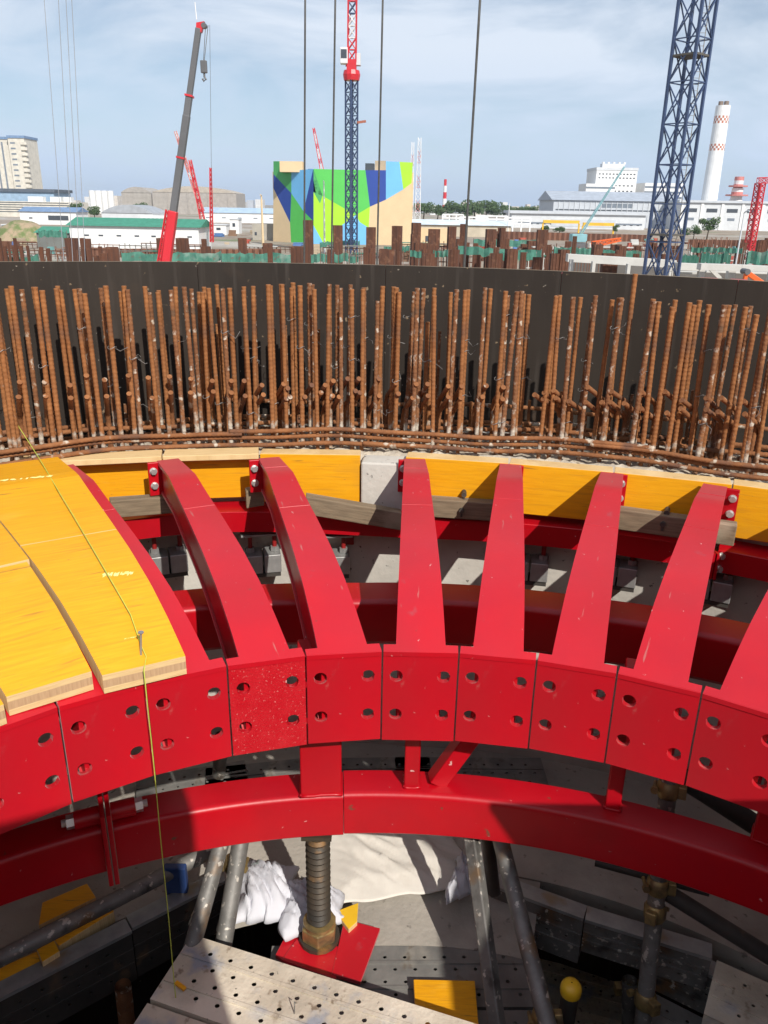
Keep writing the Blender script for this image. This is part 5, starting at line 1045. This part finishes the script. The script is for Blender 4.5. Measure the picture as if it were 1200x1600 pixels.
# starter bars on the site
def starter(x0,x1,y,hpx,D,n,lab):
    t = thing('starter_bars', lab, 'rebar', 'starter bars on the site', base_of(x0,D)); og = t.location.copy()
    for k in range(n):
        x = x0+(x1-x0)*k/(n-1)+random.uniform(-1,1); p = ony(x,y+random.uniform(-2,2),D)-og; MB().bar(Vector((p.x,p.y,0)), p, .05, .05).build('bar', RUSTL, t)
starter(895,965,406,12,66,16,'row of rusty starter bars left of the near blue mast'); starter(1086,1140,372,20,90,20,'grey starter bars right of the near blue mast'); starter(1000,1060,374,14,95,14,'starter bars behind the near blue mast'); starter(120,200,392,14,96,12,'starter bars at the left of the site'); starter(840,890,404,14,70,9,'starter bars left of the concrete frame'); starter(500,640,392,16,84,16,'starter bars before the painted building')
# material stacks
random.seed(21); SC = [flat('stack_white', (.55,.55,.53)), flat('stack_brown', (.22,.13,.08)), flat('stack_teal', (.14,.33,.32)), flat('stack_tan', (.42,.34,.24)), flat('stack_red', (.40,.08,.05)), flat('stack_blue', (.10,.20,.42)), RUSTP]
STK = []
for k in range(130):
    x = random.uniform(-10,1210); D = random.uniform(128,178) if k < 60 else random.uniform(180,240); p = base_of(x, D); m = random.choice(SC); s = random.uniform(.6,2.0); hh_ = random.uniform(.5,1.6)
    t = thing('material_stack', 'small %s stack of building material on the site ground' % m.name.replace('stack_','').replace('pile_rust','rusty'), 'stack', 'material stacks on the site', p); t.rotation_euler = (0,0,random.uniform(-.6,.6)); STK.append(t)
    for q in range(random.choice((2,3,4))): MB().box((random.uniform(-.1,.1), random.uniform(-.1,.1), hh_*(q+.5)/3),(s*random.uniform(.9,1.3), s*.7, hh_/3.2)).build('bundle', m, t)
renumber(STK)
# falsework and scaffold frames scattered over the site
random.seed(77); FWK = []
for k in range(34):
    x = random.uniform(-5,1205); D = random.uniform(84,150); p = base_of(x, D); yb = 345+random.uniform(30,52); zt_ = max(1.2, ony(x, yb, D).z-GZ); Wd = random.uniform(3,8); m = random.choice((RUSTP, RUSTL, GALVD, CONL, RUSTP))
    t = thing('falsework', '%s falsework frame of thin posts among the piles' % ('grey' if m in (GALVD, CONL) else 'brown'), 'falsework', 'falsework frames on the site', p); FWK.append(t)
    n = int(Wd/.8)
    for q in range(n+1): MB().bar((q*.8-Wd/2, random.uniform(-.6,.6), 0), (q*.8-Wd/2, random.uniform(-.6,.6), zt_*random.uniform(.8,1.05)), .09, .09).build('post', m, t)
    for f in (.55,.85): MB().bar((-Wd/2,0,zt_*f), (Wd/2,0,zt_*f), .1, .12).build('ledger', m, t)
    if random.random() < .6: MB().box((0,.3,zt_*.93),(Wd*.8,1.2,.12)).build('deck', random.choice((RUSTL, CONL, NET, PLANKD)), t)
renumber(FWK)
# excavator
p = base_of(1168,46); t = thing('excavator', 'orange excavator, only its bent arm showing over the dark wall at the right', 'excavator', None, p); og = p
A1, A2, A3, A4 = ony(1196,446,46)-og, ony(1164,424,46)-og, ony(1155,432,46)-og, ony(1158,452,46)-og
MB().bar(A1, A2, .22, .28).build('boom', ORANGE, t, bevel=.04); MB().bar(A2+Vector((0,-.2,0)), A4+Vector((0,-.2,0)), .2, .24).build('stick', ORANGE, t, bevel=.04); MB().tube([A2+Vector((0,-.4,0)),A2+Vector((0,.3,0))], .16, 10).build('pivot', CGREY, t)
MB().bar(A1, Vector((A1.x+.8,A1.y,1.6)), .4, .6).build('boom_foot', ORANGE, t); MB().box((A1.x+1.4,A1.y,1.5),(2.4,2.2,1.2)).build('house', ORANGE, t, bevel=.1); MB().box((A1.x+1.4,A1.y,.45),(3.0,2.5,.8)).build('track', BLACK, t, bevel=.2)
# worker far left on a small deck
D = 95; f = ony(25,399,D); pf = thing('access_deck', 'small raised deck the worker stands on at the far left', 'platform', None, (f.x,f.y,GZ)); zt = f.z-GZ
MB().box((0,0,zt-.08),(3.2,1.4,.12)).build('deck', PLANKD, pf)
for sx in (-1.4,1.4): MB().tube([(sx,0,0),(sx,0,zt-.1)], .05, 8).build('leg', GALVD, pf)
me = bpy.data.meshes.new('person'); J = [(0,0,.95),(0,0,1.2),(0,.02,1.45),(0,.02,1.55),(0,0,1.68),(.10,0,.90),(.11,-.02,.5),(.11,.03,.08),(.11,-.12,.03),(-.10,0,.90),(-.12,.02,.5),(-.12,.03,.08),(-.12,-.12,.03),(.2,.02,1.42),(.25,.0,1.15),(.22,-.12,.92),(.22,-.15,.82),(-.2,.02,1.42),(-.26,.0,1.15),(-.24,-.10,.92),(-.24,-.13,.82)]
ED = [(0,1),(1,2),(2,3),(3,4),(0,5),(5,6),(6,7),(7,8),(0,9),(9,10),(10,11),(11,12),(2,13),(13,14),(14,15),(15,16),(2,17),(17,18),(18,19),(19,20)]
RD = [.14,.14,.15,.06,.10,.10,.07,.05,.05,.10,.07,.05,.05,.07,.05,.04,.04,.07,.05,.04,.04]
me.from_pydata(J, ED, []); me.materials.append(flat('work_clothes', (.10,.16,.34), scale=3)); pe = ob('person', me, None, Vector((f.x,f.y,f.z)))
sk = pe.modifiers.new('skin','SKIN')
for v, r in zip(me.skin_vertices[0].data, RD): v.radius = (r, r)
me.skin_vertices[0].data[0].use_root = True; pe.modifiers.new('sub','SUBSURF').levels = 1
tag(pe, 'worker in blue clothes and white helmet standing at the far left', 'person')
b = MB(); b.ring_sweep([(.17,0),(.135,.01),(.13,.06),(.10,.11),(.05,.14),(.005,.145)], list(range(0,361,30)), cx=0, cy=0, caps=False, closed=False); o = b.build('helmet', CWHITE, pe, smooth=True); o.location = (0,0,1.70)
# ---- hanging ropes
for k, (x0,x1,D,r,lab) in enumerate(((477,475.5,8,.0085,'dark wire rope hanging left of the central crane, leftmost of four'),(524.5,518.5,8,.0085,'dark wire rope hanging just left of the central crane mast'),(599,590,8,.0085,'dark wire rope hanging just right of the central crane mast'),(752.5,728,8,.011,'thick dark wire rope hanging right of centre, rightmost of four'))):
    a_, c_ = ony(x0,-40,D), ony(x1+(x1-x0)*.1,412,D); e_ = c_+(c_-a_)*((GZ-c_.z)/(c_.z-a_.z)); n = 24
    tag(MB().tube([a_+(e_-a_)*(q/n) for q in range(n+1)], r, 8).build('wire_rope', ROPE, smooth=True), lab, 'rope', 'thick hanging wire ropes')
for k, (x0,x1) in enumerate(((66,92),(89,108),(101,119),(110,128))):
    a_, c_ = ony(x0,-40,60), ony(x1,305,60); e_ = c_+(c_-a_)*((GZ-c_.z)/(c_.z-a_.z))
    tag(MB().tube([a_, e_], .022, 6).build('thin_cable', flat('grey_cable', (.28,.30,.33))), 'thin grey cable hanging in the sky at the left, %s from the edge' % ('first','second','third','fourth')[k], 'cable', 'thin cables at the left')

# ------------------------------------------------------------------ thin haze
hz = MB().box((0,1200,20),(3600,3400,62)).build('haze', [])
hz['kind'] = 'stuff'; hz['label'] = 'thin pale haze over the far skyline'
hm = bpy.data.materials.new('haze_air'); hm.use_nodes = True; n = hm.node_tree.nodes; n.remove(n['Principled BSDF'])
pv = n.new('ShaderNodeVolumePrincipled'); pv.inputs['Color'].default_value = (.80,.88,1,1); pv.inputs['Density'].default_value = .00014; pv.inputs['Anisotropy'].default_value = .2
hm.node_tree.links.new(pv.outputs[0], n['Material Output'].inputs['Volume']); hz.data.materials.append(hm)
